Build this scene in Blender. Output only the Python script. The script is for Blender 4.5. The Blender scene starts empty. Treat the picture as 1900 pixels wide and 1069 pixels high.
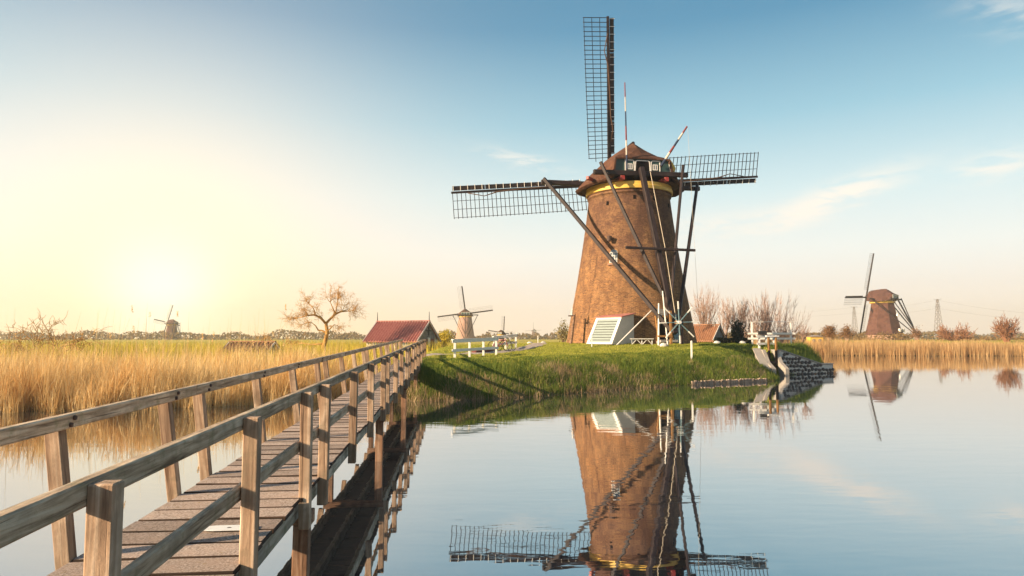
import bpy, math, random
import numpy as np
from mathutils import Vector, Matrix

random.seed(7)
rng = np.random.default_rng(11)
R = math.radians
scene = bpy.context.scene
col = scene.collection

def lin(r, g, b):
    f = lambda c: c / 12.92 if c <= 0.04045 else ((c + 0.055) / 1.055) ** 2.4
    return (f(r / 255), f(g / 255), f(b / 255), 1.0)

# ------------------------------------------------------------------ camera
CAM_H = 2.9
PITCH = math.atan(92.5 / 1267)
cam_data = bpy.data.cameras.new('camera')
cam_data.lens = 24.0
cam_data.sensor_width = 36.0
cam_data.clip_start = 0.05
cam_data.clip_end = 20000
cam = bpy.data.objects.new('camera', cam_data)
col.objects.link(cam)
cam.location = (0, 0, CAM_H)
cam.rotation_euler = (math.pi / 2 + PITCH, 0, 0)
scene.camera = cam

# ------------------------------------------------------------------ sun
SUN_AZ, SUN_EL = R(64), R(19.5)           # low sun behind the viewer's left shoulder
S = Vector((-math.sin(SUN_AZ) * math.cos(SUN_EL), -math.cos(SUN_AZ) * math.cos(SUN_EL), math.sin(SUN_EL)))
sd_ = bpy.data.lights.new('sun', 'SUN')
sd_.energy = 5.0
sd_.angle = R(0.6)
sd_.color = (1.0, 0.76, 0.50)
sun = bpy.data.objects.new('sun', sd_)
col.objects.link(sun)
sun.rotation_euler = S.to_track_quat('Z', 'Y').to_euler()
sun.location = (-30, -30, 40)

# ------------------------------------------------------------------ view settings
scene.view_settings.view_transform = 'Standard'
scene.view_settings.look = 'None'
scene.view_settings.gamma = 1.0
scene.view_settings.exposure = 1.28
scene.view_settings.use_curve_mapping = False
scene.render.engine = 'CYCLES'
scene.cycles.use_denoising = True
scene.cycles.max_bounces = 6
scene.cycles.diffuse_bounces = 2
scene.cycles.glossy_bounces = 4
scene.cycles.transparent_max_bounces = 6
scene.cycles.volume_bounces = 1
scene.cycles.caustics_reflective = False
scene.cycles.caustics_refractive = False
scene.cycles.sample_clamp_indirect = 6

# ------------------------------------------------------------------ node helpers
class NT:
    def __init__(self, tree):
        self.t = tree
        self.n = tree.nodes
        self.l = tree.links
    def new(self, kind, **kw):
        nd = self.n.new(kind)
        for k, v in kw.items():
            setattr(nd, k, v)
        return nd
    def put(self, sock, v):
        if isinstance(v, bpy.types.NodeSocket):
            self.l.new(v, sock)
        elif isinstance(v, (tuple, list)) and hasattr(sock, 'default_value') and len(v) != len(sock.default_value):
            sock.default_value = tuple(v)[:len(sock.default_value)] if len(v) > len(sock.default_value) else tuple(v) + (1.0,)
        else:
            sock.default_value = v
    def math(self, op, a, b=None, c=None, clamp=False):
        nd = self.new('ShaderNodeMath', operation=op, use_clamp=clamp)
        self.put(nd.inputs[0], a)
        if b is not None: self.put(nd.inputs[1], b)
        if c is not None: self.put(nd.inputs[2], c)
        return nd.outputs[0]
    def vmath(self, op, a, b=None, scale=None):
        nd = self.new('ShaderNodeVectorMath', operation=op)
        self.put(nd.inputs[0], a)
        if b is not None: self.put(nd.inputs[1], b)
        if scale is not None: self.put(nd.inputs['Scale'], scale)
        return nd.outputs['Value'] if op in ('DOT_PRODUCT', 'LENGTH', 'DISTANCE') else nd.outputs[0]
    def noise(self, vec, scale=5.0, detail=3.0, rough=0.5, dist=0.0):
        nd = self.new('ShaderNodeTexNoise')
        if vec is not None: self.l.new(vec, nd.inputs['Vector'])
        nd.inputs['Scale'].default_value = scale
        nd.inputs['Detail'].default_value = detail
        nd.inputs['Roughness'].default_value = rough
        nd.inputs['Distortion'].default_value = dist
        return nd.outputs['Fac']
    def ramp(self, fac, stops, interp='LINEAR'):
        nd = self.new('ShaderNodeValToRGB')
        cr = nd.color_ramp
        cr.interpolation = interp
        while len(cr.elements) < len(stops): cr.elements.new(0.5)
        for e, (p, c) in zip(cr.elements, stops):
            e.position = p
            e.color = c if len(c) == 4 else tuple(c) + (1.0,)
        self.put(nd.inputs[0], fac)
        return nd.outputs['Color']
    def mix(self, fac, a, b, mode='MIX'):
        nd = self.new('ShaderNodeMix', data_type='RGBA', blend_type=mode)
        self.put(nd.inputs[0], fac)
        self.put(nd.inputs[6], a)
        self.put(nd.inputs[7], b)
        return nd.outputs[2]
    def maprange(self, v, a, b, c=0.0, d=1.0, smooth=True):
        nd = self.new('ShaderNodeMapRange', interpolation_type='SMOOTHSTEP' if smooth else 'LINEAR')
        self.put(nd.inputs['Value'], v)
        nd.inputs['From Min'].default_value = a
        nd.inputs['From Max'].default_value = b
        nd.inputs['To Min'].default_value = c
        nd.inputs['To Max'].default_value = d
        return nd.outputs[0]
    def scaled(self, vec, s):
        return self.vmath('MULTIPLY', vec, s)
    def bump(self, height, strength=0.3, dist=0.02):
        nd = self.new('ShaderNodeBump')
        nd.inputs['Strength'].default_value = strength
        nd.inputs['Distance'].default_value = dist
        self.l.new(height, nd.inputs['Height'])
        return nd.outputs[0]

# ------------------------------------------------------------------ world: evening sky
def ray_dir(px, py):
    u = (px - 950) / 1267
    v = (534.5 - py) / 1267
    d = Vector((u, math.cos(PITCH) - v * math.sin(PITCH), math.sin(PITCH) + v * math.cos(PITCH)))
    return d.normalized()

world = bpy.data.worlds.new('World')
scene.world = world
world.use_nodes = True
w = NT(world.node_tree)
w.n.clear()
tc = w.new('ShaderNodeTexCoord').outputs['Generated']
dirv = w.vmath('NORMALIZE', tc)
sep = w.new('ShaderNodeSeparateXYZ')
w.l.new(dirv, sep.inputs[0])
zel = w.math('MAXIMUM', sep.outputs['Z'], 0.0)
SKY = [(0.0, tuple(1.2 * q for q in lin(247, 224, 208)[:3]) + (1,)), (0.035, tuple(1.12 * q for q in lin(247, 230, 216)[:3]) + (1,)), (0.07, lin(246, 235, 224)), (0.12, lin(238, 239, 232)), (0.20, lin(208, 228, 229)),
       (0.30, lin(150, 194, 209)), (0.42, lin(86, 144, 175)), (0.62, lin(62, 114, 148)), (1.0, lin(48, 92, 130))]
base = w.ramp(zel, SKY)
skytex = w.new('ShaderNodeTexSky', sky_type='NISHITA')
skytex.sun_disc = False
skytex.sun_elevation = SUN_EL
skytex.sun_rotation = math.atan2(S.x, S.y)
nish = w.vmath('SCALE', skytex.outputs[0], scale=0.10)
base = w.mix(0.12, base, nish)
# bright veil of sunlit haze low in the sky
gd = ray_dir(300, 558)
ang = w.math('ARCCOSINE', w.math('MINIMUM', w.vmath('DOT_PRODUCT', dirv, tuple(gd)), 1.0))
g_wide = w.math('EXPONENT', w.math('MULTIPLY', w.math('POWER', w.math('DIVIDE', ang, R(18)), 2.0), -1.0))
g_mid = w.math('EXPONENT', w.math('MULTIPLY', w.math('POWER', w.math('DIVIDE', ang, R(9)), 2.0), -1.0))
g_core = w.math('EXPONENT', w.math('MULTIPLY', w.math('POWER', w.math('DIVIDE', ang, R(4.0)), 2.0), -1.0))
c1 = w.mix(w.math('MULTIPLY', g_wide, 0.88), base, lin(252, 232, 216))
c2 = w.mix(w.math('MULTIPLY', g_mid, 0.9), c1, lin(255, 247, 206))
low = w.math('MULTIPLY', w.math('EXPONENT', w.math('MULTIPLY', zel, -17.0)), w.math('EXPONENT', w.math('MULTIPLY', w.math('POWER', w.math('DIVIDE', ang, R(23)), 2.0), -1.0)))
c2 = w.mix(w.math('MULTIPLY', low, 0.8), c2, (1.25, 0.84, 0.36, 1.0))
c3 = w.mix(w.math('MULTIPLY', g_core, 0.8), c2, (1.30, 1.25, 1.02, 1.0))
# thin evening cirrus
cn = w.noise(w.scaled(dirv, (5.0, 5.0, 22.0)), 3.0, 5.0, 0.6, 0.4)
def wisp(px, py, hw, hh, slope, amt):
    d = ray_dir(px, py)
    az = math.atan2(d.x, d.y)
    azn = w.math('ARCTAN2', sep.outputs['X'], sep.outputs['Y'])
    eln = w.math('ARCSINE', sep.outputs['Z'])
    da = w.math('SUBTRACT', azn, az)
    de = w.math('SUBTRACT', w.math('SUBTRACT', eln, math.asin(d.z)), w.math('MULTIPLY', da, slope))
    de = w.math('ADD', de, w.math('MULTIPLY', w.math('SUBTRACT', cn, 0.5), 0.05))
    q = w.math('ADD', w.math('POWER', w.math('DIVIDE', da, hw), 2.0), w.math('POWER', w.math('DIVIDE', de, hh), 2.0))
    return w.math('MULTIPLY', w.math('EXPONENT', w.math('MULTIPLY', q, -1.0)), amt)
ws = [wisp(1545, 362, 0.085, 0.016, 0.30, 1.0), wisp(1840, 305, 0.04, 0.014, 0.1, 0.8), wisp(985, 300, 0.06, 0.010, -0.25, 0.7),
      wisp(1340, 415, 0.10, 0.018, 0.05, 0.6), wisp(1880, 15, 0.05, 0.02, -0.3, 0.4), wisp(1000, 480, 0.16, 0.02, 0.05, 0.25)]
tot = ws[0]
for q in ws[1:]: tot = w.math('ADD', tot, q)
tot = w.math('MULTIPLY', tot, w.maprange(cn, 0.32, 0.60), clamp=True)
sky_col = w.mix(tot, c3, lin(246, 236, 222))
bg = w.new('ShaderNodeBackground')
w.l.new(sky_col, bg.inputs['Color'])
bg.inputs['Strength'].default_value = 0.515
wo = w.new('ShaderNodeOutputWorld')
w.l.new(bg.outputs[0], wo.inputs[0])

# ------------------------------------------------------------------ object helpers
def tag(o, label=None, cat=None, group=None, kind=None):
    if label: o['label'] = label
    if cat: o['category'] = cat
    if group: o['group'] = group
    if kind: o['kind'] = kind
    return o

def empty(name, loc=(0, 0, 0), rz=0.0, parent=None):
    o = bpy.data.objects.new(name, None)
    col.objects.link(o)
    o.empty_display_size = 0.2
    o.location = loc
    o.rotation_euler = (0, 0, rz)
    if parent: o.parent = parent
    return o

def link(name, me, mat=None, parent=None, loc=None, rot=None, matrix=None):
    o = bpy.data.objects.new(name, me)
    if mat is not None and not me.materials:
        me.materials.append(mat)
    col.objects.link(o)
    if parent: o.parent = parent
    if matrix is not None: o.matrix_basis = matrix
    if loc is not None: o.location = loc
    if rot is not None: o.rotation_euler = rot
    return o

class MB:
    """collects shapes for one mesh"""
    def __init__(self):
        self.v = []; self.f = []
    def add(self, verts, faces):
        b = len(self.v)
        self.v += [tuple(p) for p in verts]
        self.f += [tuple(i + b for i in f) for f in faces]
        return self
    def box(self, c, s, rot=None):
        pts = []
        for dx in (-.5, .5):
            for dy in (-.5, .5):
                for dz in (-.5, .5):
                    p = Vector((dx * s[0], dy * s[1], dz * s[2]))
                    if rot is not None: p = rot @ p
                    pts.append(p + Vector(c))
        return self.add(pts, [(0, 1, 3, 2), (4, 6, 7, 5), (0, 4, 5, 1), (2, 3, 7, 6), (0, 2, 6, 4), (1, 5, 7, 3)])
    def beam(self, p0, p1, w_, h_, up=(0, 0, 1)):
        p0 = Vector(p0); p1 = Vector(p1)
        d = p1 - p0
        m = axes(d, up)
        return self.box((p0 + p1) / 2, (d.length, w_, h_), m)
    def tube(self, pts, rad, n=6, caps=True):
        pts = [Vector(p) for p in pts]
        b = len(self.v)
        prev = None
        for i, p in enumerate(pts):
            d = (pts[min(i + 1, len(pts) - 1)] - pts[max(i - 1, 0)])
            if d.length < 1e-9: d = Vector((0, 0, 1))
            d.normalize()
            if prev is None:
                a = d.orthogonal().normalized()
            else:
                a = prev - d * prev.dot(d)
                a = a.normalized() if a.length > 1e-6 else d.orthogonal().normalized()
            prev = a
            c = d.cross(a)
            r = rad[i] if isinstance(rad, (list, tuple)) else rad
            for k in range(n):
                t = 2 * math.pi * k / n
                self.v.append(tuple(p + a * (r * math.cos(t)) + c * (r * math.sin(t))))
        for i in range(len(pts) - 1):
            for k in range(n):
                k2 = (k + 1) % n
                self.f.append((b + i * n + k, b + i * n + k2, b + (i + 1) * n + k2, b + (i + 1) * n + k))
        if caps:
            self.f.append(tuple(b + k for k in reversed(range(n))))
            self.f.append(tuple(b + (len(pts) - 1) * n + k for k in range(n)))
        return self
    def lathe(self, prof, n=64, close=True):
        b = len(self.v)
        for r, z in prof:
            for k in range(n):
                t = 2 * math.pi * k / n
                self.v.append((r * math.cos(t), r * math.sin(t), z))
        for i in range(len(prof) - 1):
            for k in range(n):
                k2 = (k + 1) % n
                self.f.append((b + i * n + k, b + i * n + k2, b + (i + 1) * n + k2, b + (i + 1) * n + k))
        if close:
            self.f.append(tuple(b + k for k in reversed(range(n))))
            self.f.append(tuple(b + (len(prof) - 1) * n + k for k in range(n)))
        return self
    def prism(self, poly, d0, d1, fn):
        """poly of (a,b) extruded from d0 to d1; fn(a,b,d)->xyz"""
        n = len(poly)
        b = [fn(a, c, d0) for a, c in poly] + [fn(a, c, d1) for a, c in poly]
        f = [tuple(reversed(range(n))), tuple(range(n, 2 * n))]
        f += [(i, (i + 1) % n, n + (i + 1) % n, n + i) for i in range(n)]
        return self.add(b, f)
    def mesh(self, name, smooth=False):
        me = bpy.data.meshes.new(name)
        me.from_pydata(self.v, [], self.f)
        if smooth:
            me.polygons.foreach_set('use_smooth', [True] * len(me.polygons))
        me.update()
        return me
    def build(self, name, mat, parent=None, smooth=False, **kw):
        return link(name, self.mesh(name, smooth), mat, parent, **kw)

def axes(d, up=(0, 0, 1)):
    x = Vector(d).normalized()
    up = Vector(up)
    if abs(x.dot(up)) > 0.999: up = Vector((0, 1, 0)) if abs(x.y) < 0.9 else Vector((1, 0, 0))
    y = up.cross(x).normalized()
    z = x.cross(y)
    return Matrix((x, y, z)).transposed()

_cb = {}
def cbox(L, W, H, b=0.008):
    """chamfered box, long axis X, shared between alike pieces"""
    key = (round(L, 3), round(W, 3), round(H, 3), b)
    if key in _cb: return _cb[key]
    hx, hy, hz = L / 2, W / 2, H / 2
    v = []; idx = {}
    for sx in (-1, 1):
        for sy in (-1, 1):
            for sz in (-1, 1):
                for k, p in enumerate(((hx, hy - b, hz - b), (hx - b, hy, hz - b), (hx - b, hy - b, hz))):
                    idx[sx, sy, sz, k] = len(v)
                    v.append((sx * p[0], sy * p[1], sz * p[2]))
    f = []
    def q(*a): f.append(tuple(idx[i] for i in a))
    for s in (-1, 1):
        q((s, -1, -1, 0), (s, 1, -1, 0), (s, 1, 1, 0), (s, -1, 1, 0))
        q((-1, s, -1, 1), (1, s, -1, 1), (1, s, 1, 1), (-1, s, 1, 1))
        q((-1, -1, s, 2), (1, -1, s, 2), (1, 1, s, 2), (-1, 1, s, 2))
    for a in (-1, 1):
        for c in (-1, 1):
            q((a, c, -1, 0), (a, c, -1, 1), (a, c, 1, 1), (a, c, 1, 0))
            q((a, -1, c, 0), (a, -1, c, 2), (a, 1, c, 2), (a, 1, c, 0))
            q((-1, a, c, 1), (-1, a, c, 2), (1, a, c, 2), (1, a, c, 1))
            for e in (-1, 1):
                q((a, c, e, 0), (a, c, e, 1), (a, c, e, 2))
    me = bpy.data.meshes.new('beam')
    me.from_pydata(v, [], f)
    me.update()
    import bmesh
    bm = bmesh.new(); bm.from_mesh(me)
    bmesh.ops.recalc_face_normals(bm, faces=bm.faces)
    bm.to_mesh(me); bm.free()
    _cb[key] = me
    return me

def bar(name, p0, p1, W, H, mat, parent=None, up=(0, 0, 1), b=0.008, label=None):
    """one timber from p0 to p1 as an object of its own, grain along its local X"""
    p0 = Vector(p0); p1 = Vector(p1)
    d = p1 - p0
    base_me = cbox(d.length, W, H, b)
    key = (base_me.name, mat.name)
    if key not in _cb:
        me = base_me if not base_me.materials else base_me.copy()
        if not me.materials: me.materials.append(mat)
        else: me.materials[0] = mat
        _cb[key] = me
    me = _cb[key]
    m = axes(d, up).to_4x4()
    m.translation = (p0 + p1) / 2
    o = link(name, me, None, parent, matrix=m)
    if label: o['label'] = label
    return o

def np_mesh(name, verts, faces, mat, attr=None, parent=None):
    """fast mesh of triangles or quads from numpy arrays; attr: dict of per-vertex floats"""
    k = faces.shape[1]
    me = bpy.data.meshes.new(name)
    me.vertices.add(len(verts)); me.vertices.foreach_set('co', verts.astype(np.float32).ravel())
    me.loops.add(faces.size); me.loops.foreach_set('vertex_index', faces.astype(np.int32).ravel())
    me.polygons.add(len(faces))
    me.polygons.foreach_set('loop_start', np.arange(0, faces.size, k, dtype=np.int32))
    me.polygons.foreach_set('loop_total', np.full(len(faces), k, dtype=np.int32))
    me.update(calc_edges=True)
    me.validate()
    for a, vals in (attr or {}).items():
        at = me.attributes.new(a, 'FLOAT', 'POINT')
        at.data.foreach_set('value', vals.astype(np.float32))
    return link(name, me, mat, parent)

# ------------------------------------------------------------------ materials
MAT = {}
def new_mat(name):
    m = bpy.data.materials.new(name)
    m.use_nodes = True
    t = NT(m.node_tree)
    p = t.n['Principled BSDF']
    MAT[name] = m
    return m, t, p

def objvec(t):
    c = t.new('ShaderNodeTexCoord').outputs['Object']
    r = t.new('ShaderNodeObjectInfo').outputs['Random']
    off = t.new('ShaderNodeCombineXYZ')
    t.l.new(t.math('MULTIPLY', r, 37.0), off.inputs[0])
    t.l.new(t.math('MULTIPLY', r, 91.0), off.inputs[1])
    t.l.new(t.math('MULTIPLY', r, 53.0), off.inputs[2])
    return t.vmath('ADD', c, off.outputs[0]), r

def wood(name, dark, mid, light, moss=None, moss_amt=0.0, rough=0.8, grain=22.0, bump=0.35, axis=0, vary=0.25):
    dark, mid, light = (tuple(x * 0.88 for x in q[:3]) + (1.0,) for q in (dark, mid, light))
    m, t, p = new_mat(name)
    v, r = objvec(t)
    s = [grain, grain, grain]; s[axis] = grain * 0.06
    g = t.noise(t.scaled(v, tuple(s)), 1.0, 5.0, 0.65, 0.6)
    c = t.ramp(g, [(0.34, dark), (0.5, mid), (0.64, light)])
    big = t.noise(v, 2.6, 4.0, 0.6)
    c = t.mix(t.maprange(big, 0.42, 0.62, 0.0, 0.55), c, tuple(x * 0.45 for x in mid[:3]) + (1,))
    if moss:
        mn = t.noise(v, 6.0, 5.0, 0.7)
        c = t.mix(t.math('MULTIPLY', t.maprange(mn, 0.50, 0.68), moss_amt), c, moss)
    s2 = [grain * 2.6] * 3; s2[axis] = grain * 0.035
    ck = t.noise(t.scaled(v, tuple(s2)), 1.0, 3.0, 0.6, 0.3)
    c = t.mix(t.maprange(ck, 0.36, 0.28, 0.0, 0.85), c, tuple(x * 0.35 for x in dark[:3]) + (1,))
    c = t.mix(1.0, c, t.ramp(r, [(0, (1 - vary,) * 3), (1, (1.0 + vary * 0.4,) * 3)]), 'MULTIPLY')
    t.l.new(c, p.inputs['Base Color'])
    p.inputs['Roughness'].default_value = rough
    p.inputs['Specular IOR Level'].default_value = 0.25
    hgt = t.math('ADD', t.math('ADD', g, t.maprange(ck, 0.28, 0.38)), t.math('MULTIPLY', t.noise(v, 60.0, 3.0, 0.6), 0.35))
    t.l.new(t.bump(hgt, bump, 0.012), p.inputs['Normal'])
    return m

def paint(name, colr, rough=0.5, var=0.12, dirt=None, scale=3.0):
    m, t, p = new_mat(name)
    v, r = objvec(t)
    n = t.noise(v, scale, 5.0, 0.65)
    lo = tuple(x * (1 - var) for x in colr[:3]) + (1,)
    c = t.ramp(n, [(0.3, lo), (0.7, tuple(colr[:3]) + (1,))])
    if dirt:
        c = t.mix(t.maprange(t.noise(v, scale * 2.7, 6.0, 0.7), 0.55, 0.75, 0, 0.7), c, dirt)
    t.l.new(c, p.inputs['Base Color'])
    p.inputs['Roughness'].default_value = rough
    p.inputs['Specular IOR Level'].default_value = 0.3
    t.l.new(t.bump(t.noise(v, scale * 9, 4.0, 0.6), 0.15, 0.01), p.inputs['Normal'])
    return m

wood('rail_wood', (0.22, 0.145, 0.085, 1), (0.64, 0.47, 0.315, 1), (0.82, 0.67, 0.49, 1), (0.22, 0.20, 0.10, 1), 0.55, bump=0.6)
wood('post_wood', (0.16, 0.085, 0.05, 1), (0.50, 0.335, 0.22, 1), (0.72, 0.55, 0.40, 1), (0.20, 0.16, 0.10, 1), 0.4, grain=13, bump=0.5)
wood('stringer_wood', (0.26, 0.22, 0.16, 1), (0.56, 0.49, 0.38, 1), (0.72, 0.65, 0.54, 1), (0.20, 0.21, 0.12, 1), 0.7, grain=18)
wood('pile_wood', (0.14, 0.07, 0.04, 1), (0.36, 0.20, 0.12, 1), (0.50, 0.34, 0.24, 1), (0.10, 0.09, 0.06, 1), 0.6, grain=14)
wood('dark_timber', (0.014, 0.009, 0.010, 1), (0.028, 0.018, 0.018, 1), (0.055, 0.036, 0.034, 1), rough=0.6, grain=10, bump=0.2)
wood('grey_board', (0.20, 0.17, 0.15, 1), (0.34, 0.30, 0.27, 1), (0.46, 0.42, 0.38, 1), grain=8, bump=0.2)
wood('orange_timber', (0.20, 0.09, 0.03, 1), (0.38, 0.19, 0.06, 1), (0.48, 0.27, 0.10, 1), grain=12)
wood('log_wood', (0.30, 0.20, 0.14, 1), (0.52, 0.38, 0.28, 1), (0.66, 0.52, 0.41, 1), grain=12, axis=2)
paint('white_paint', (0.76, 0.73, 0.68), 0.5, 0.10, (0.45, 0.40, 0.32, 1))
paint('green_paint', (0.035, 0.075, 0.07), 0.45, 0.2)
paint('teal_paint', (0.16, 0.26, 0.29), 0.5, 0.2, (0.07, 0.11, 0.13, 1))
paint('shutter_paint', (0.24, 0.29, 0.28), 0.5, 0.15, (0.25, 0.28, 0.26, 1))
paint('red_paint', (0.33, 0.04, 0.03), 0.45, 0.15)
paint('blue_paint', (0.03, 0.06, 0.14), 0.45, 0.15)
paint('dark_red_paint', (0.16, 0.025, 0.025), 0.5, 0.2)
paint('yellow_paint', (0.72, 0.46, 0.09), 0.5, 0.15, (0.50, 0.36, 0.14, 1))
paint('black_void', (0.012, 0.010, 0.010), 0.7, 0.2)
paint('concrete', (0.38, 0.345, 0.31), 0.85, 0.25, (0.26, 0.25, 0.22, 1))
paint('plaster', (0.62, 0.56, 0.50), 0.85, 0.15, (0.40, 0.33, 0.26, 1))
paint('mortar', (0.78, 0.72, 0.66), 0.9, 0.25)
paint('steel', (0.42, 0.42, 0.44), 0.4, 0.15)
paint('rust', (0.10, 0.06, 0.045), 0.7, 0.3)
paint('rubber', (0.02, 0.02, 0.02), 0.8, 0.2)
paint('rope_fibre', (0.55, 0.47, 0.36), 0.9, 0.2)
paint('boulder_white', (0.72, 0.68, 0.62), 0.85, 0.2)
paint('thatch_fascia', (0.10, 0.055, 0.035), 0.9, 0.3)

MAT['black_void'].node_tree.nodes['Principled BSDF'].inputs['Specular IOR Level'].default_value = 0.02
paint('pole_white', (0.50, 0.45, 0.39), 0.7, 0.2, (0.25, 0.2, 0.15, 1))
paint('pole_red', (0.20, 0.035, 0.03), 0.7, 0.3)
paint('pole_blue', (0.02, 0.035, 0.075), 0.7, 0.3)
def glass_mat():
    m, t, p = new_mat('window_glass')
    p.inputs['Base Color'].default_value = (0.12, 0.15, 0.18, 1)
    p.inputs['Roughness'].default_value = 0.08
    p.inputs['Specular IOR Level'].default_value = 0.9
glass_mat()

def plank_mat():
    m, t, p = new_mat('deck_grit')
    v, r = objvec(t)
    n1 = t.noise(v, 48.0, 4.0, 0.85)
    n2 = t.noise(v, 7.0, 4.0, 0.65)
    c = t.ramp(n1, [(0.32, (0.12, 0.085, 0.07, 1)), (0.50, (0.50, 0.395, 0.33, 1)), (0.68, (0.82, 0.71, 0.62, 1))])
    c = t.mix(t.maprange(n2, 0.40, 0.66, 0.0, 0.55), c, (0.56, 0.42, 0.34, 1))
    c = t.mix(t.math('MULTIPLY', t.maprange(t.noise(v, 11.0, 6.0, 0.75), 0.60, 0.70), 0.8), c, (0.36, 0.24, 0.06, 1))
    c = t.mix(1.0, c, t.ramp(r, [(0, (0.62,) * 3), (1, (0.98,) * 3)]), 'MULTIPLY')
    t.l.new(c, p.inputs['Base Color'])
    p.inputs['Roughness'].default_value = 0.95
    p.inputs['Specular IOR Level'].default_value = 0.1
    t.l.new(t.bump(n1, 0.9, 0.012), p.inputs['Normal'])
plank_mat()

def brick_mat():
    m, t, p = new_mat('old_brick')
    c0 = t.new('ShaderNodeTexCoord').outputs['Object']
    s = t.new('ShaderNodeSeparateXYZ'); t.l.new(c0, s.inputs[0])
    a = t.math('MULTIPLY', t.math('ARCTAN2', s.outputs[0], s.outputs[1]), 4.6)
    uv = t.new('ShaderNodeCombineXYZ')
    t.l.new(a, uv.inputs[0]); t.l.new(s.outputs[2], uv.inputs[1])
    b = t.new('ShaderNodeTexBrick')
    t.l.new(uv.outputs[0], b.inputs['Vector'])
    b.inputs['Scale'].default_value = 1.0
    b.inputs['Brick Width'].default_value = 0.28
    b.inputs['Row Height'].default_value = 0.105
    b.inputs['Mortar Size'].default_value = 0.016
    b.inputs['Mortar Smooth'].default_value = 0.3
    b.inputs['Bias'].default_value = 0.0
    b.inputs['Color1'].default_value = (0.37, 0.172, 0.066, 1)
    b.inputs['Color2'].default_value = (0.135, 0.064, 0.036, 1)
    b.inputs['Mortar'].default_value = (0.34, 0.215, 0.115, 1)
    c = b.outputs['Color']
    # weathering: darker sooty brick and lichen toward the exposed top, streaks down the wall
    st = t.noise(t.scaled(c0, (1.6, 1.6, 0.35)), 1.0, 5.0, 0.65)
    c = t.mix(t.maprange(st, 0.42, 0.66, 0.0, 0.6), c, (0.105, 0.055, 0.035, 1))
    wear = t.math('ADD', t.maprange(s.outputs[2], 3.5, 12.0, 0.0, 0.42, False), t.noise(c0, 1.3, 6.0, 0.7))
    c = t.mix(t.maprange(wear, 0.56, 0.86, 0.0, 0.72), c, (0.095, 0.050, 0.040, 1))
    pa = t.noise(t.scaled(c0, (0.55, 0.55, 0.9)), 1.0, 5.0, 0.7, 0.6)
    c = t.mix(t.maprange(pa, 0.46, 0.66, 0.0, 0.35), c, (0.38, 0.215, 0.10, 1))
    dk = t.noise(t.scaled(c0, (2.2, 2.2, 0.22)), 1.0, 4.0, 0.6)
    c = t.mix(t.maprange(dk, 0.56, 0.70, 0.0, 0.55), c, (0.07, 0.04, 0.03, 1))
    li = t.noise(c0, 9.0, 5.0, 0.8)
    c = t.mix(t.math('MULTIPLY', t.maprange(li, 0.60, 0.72), 0.55), c, (0.36, 0.23, 0.10, 1))
    fine = t.noise(t.scaled(c0, (6.0, 6.0, 13.0)), 1.0, 6.0, 0.85)
    c = t.mix(1.0, c, t.ramp(fine, [(0.34, (0.36,) * 3), (0.66, (1.28,) * 3)]), 'MULTIPLY')
    t.l.new(c, p.inputs['Base Color'])
    p.inputs['Roughness'].default_value = 0.9
    p.inputs['Specular IOR Level'].default_value = 0.15
    hgt = t.math('SUBTRACT', t.math('MULTIPLY', fine, 0.6), t.math('MULTIPLY', b.outputs['Fac'], 0.7))
    t.l.new(t.bump(hgt, 0.55, 0.03), p.inputs['Normal'])
brick_mat()

def thatch(name, a, b_, scale=1.0):
    m, t, p = new_mat(name)
    c0 = t.new('ShaderNodeTexCoord').outputs['Object']
    n = t.noise(t.scaled(c0, (14 * scale, 14 * scale, 2.5 * scale)), 1.0, 5.0, 0.7)
    n2 = t.noise(c0, 0.9, 4.0, 0.6)
    c = t.ramp(n, [(0.3, a), (0.7, b_)])
    c = t.mix(t.maprange(n2, 0.4, 0.65, 0, 0.5), c, tuple(x * 0.6 for x in a[:3]) + (1,))
    t.l.new(c, p.inputs['Base Color'])
    p.inputs['Roughness'].default_value = 0.95
    p.inputs['Specular IOR Level'].default_value = 0.1
    t.l.new(t.bump(n, 0.6, 0.06), p.inputs['Normal'])
thatch('thatch', (0.055, 0.026, 0.018, 1), (0.17, 0.085, 0.055, 1))
thatch('far_thatch', (0.065, 0.03, 0.024, 1), (0.16, 0.078, 0.06, 1))

def tile(name, a, b_):
    m, t, p = new_mat(name)
    c0 = t.new('ShaderNodeTexCoord').outputs['Object']
    n = t.noise(c0, 4.0, 5.0, 0.7)
    c = t.ramp(n, [(0.3, a), (0.7, b_)])
    t.l.new(c, p.inputs['Base Color'])
    p.inputs['Roughness'].default_value = 0.75
    t.l.new(t.bump(t.noise(c0, 30, 3, 0.6), 0.3, 0.02), p.inputs['Normal'])
tile('red_tile', (0.30, 0.085, 0.07, 1), (0.45, 0.20, 0.165, 1))
tile('brown_tile', (0.20, 0.09, 0.045, 1), (0.38, 0.19, 0.10, 1))
tile('pink_brick', (0.28, 0.15, 0.11, 1), (0.40, 0.25, 0.19, 1))

def stone_mat():
    m, t, p = new_mat('basalt')
    v, r = objvec(t)
    c = t.ramp(t.noise(v, 8.0, 4.0, 0.6), [(0.3, (0.028, 0.024, 0.024, 1)), (0.7, (0.085, 0.072, 0.068, 1))])
    c = t.mix(1.0, c, t.ramp(r, [(0, (0.6, 0.6, 0.6)), (0.8, (1.2, 1.15, 1.1)), (0.93, (1.4, 1.2, 1.0)), (1, (3.5, 2.2, 1.2))]), 'MULTIPLY')
    t.l.new(c, p.inputs['Base Color'])
    p.inputs['Roughness'].default_value = 0.7
stone_mat()

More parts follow.
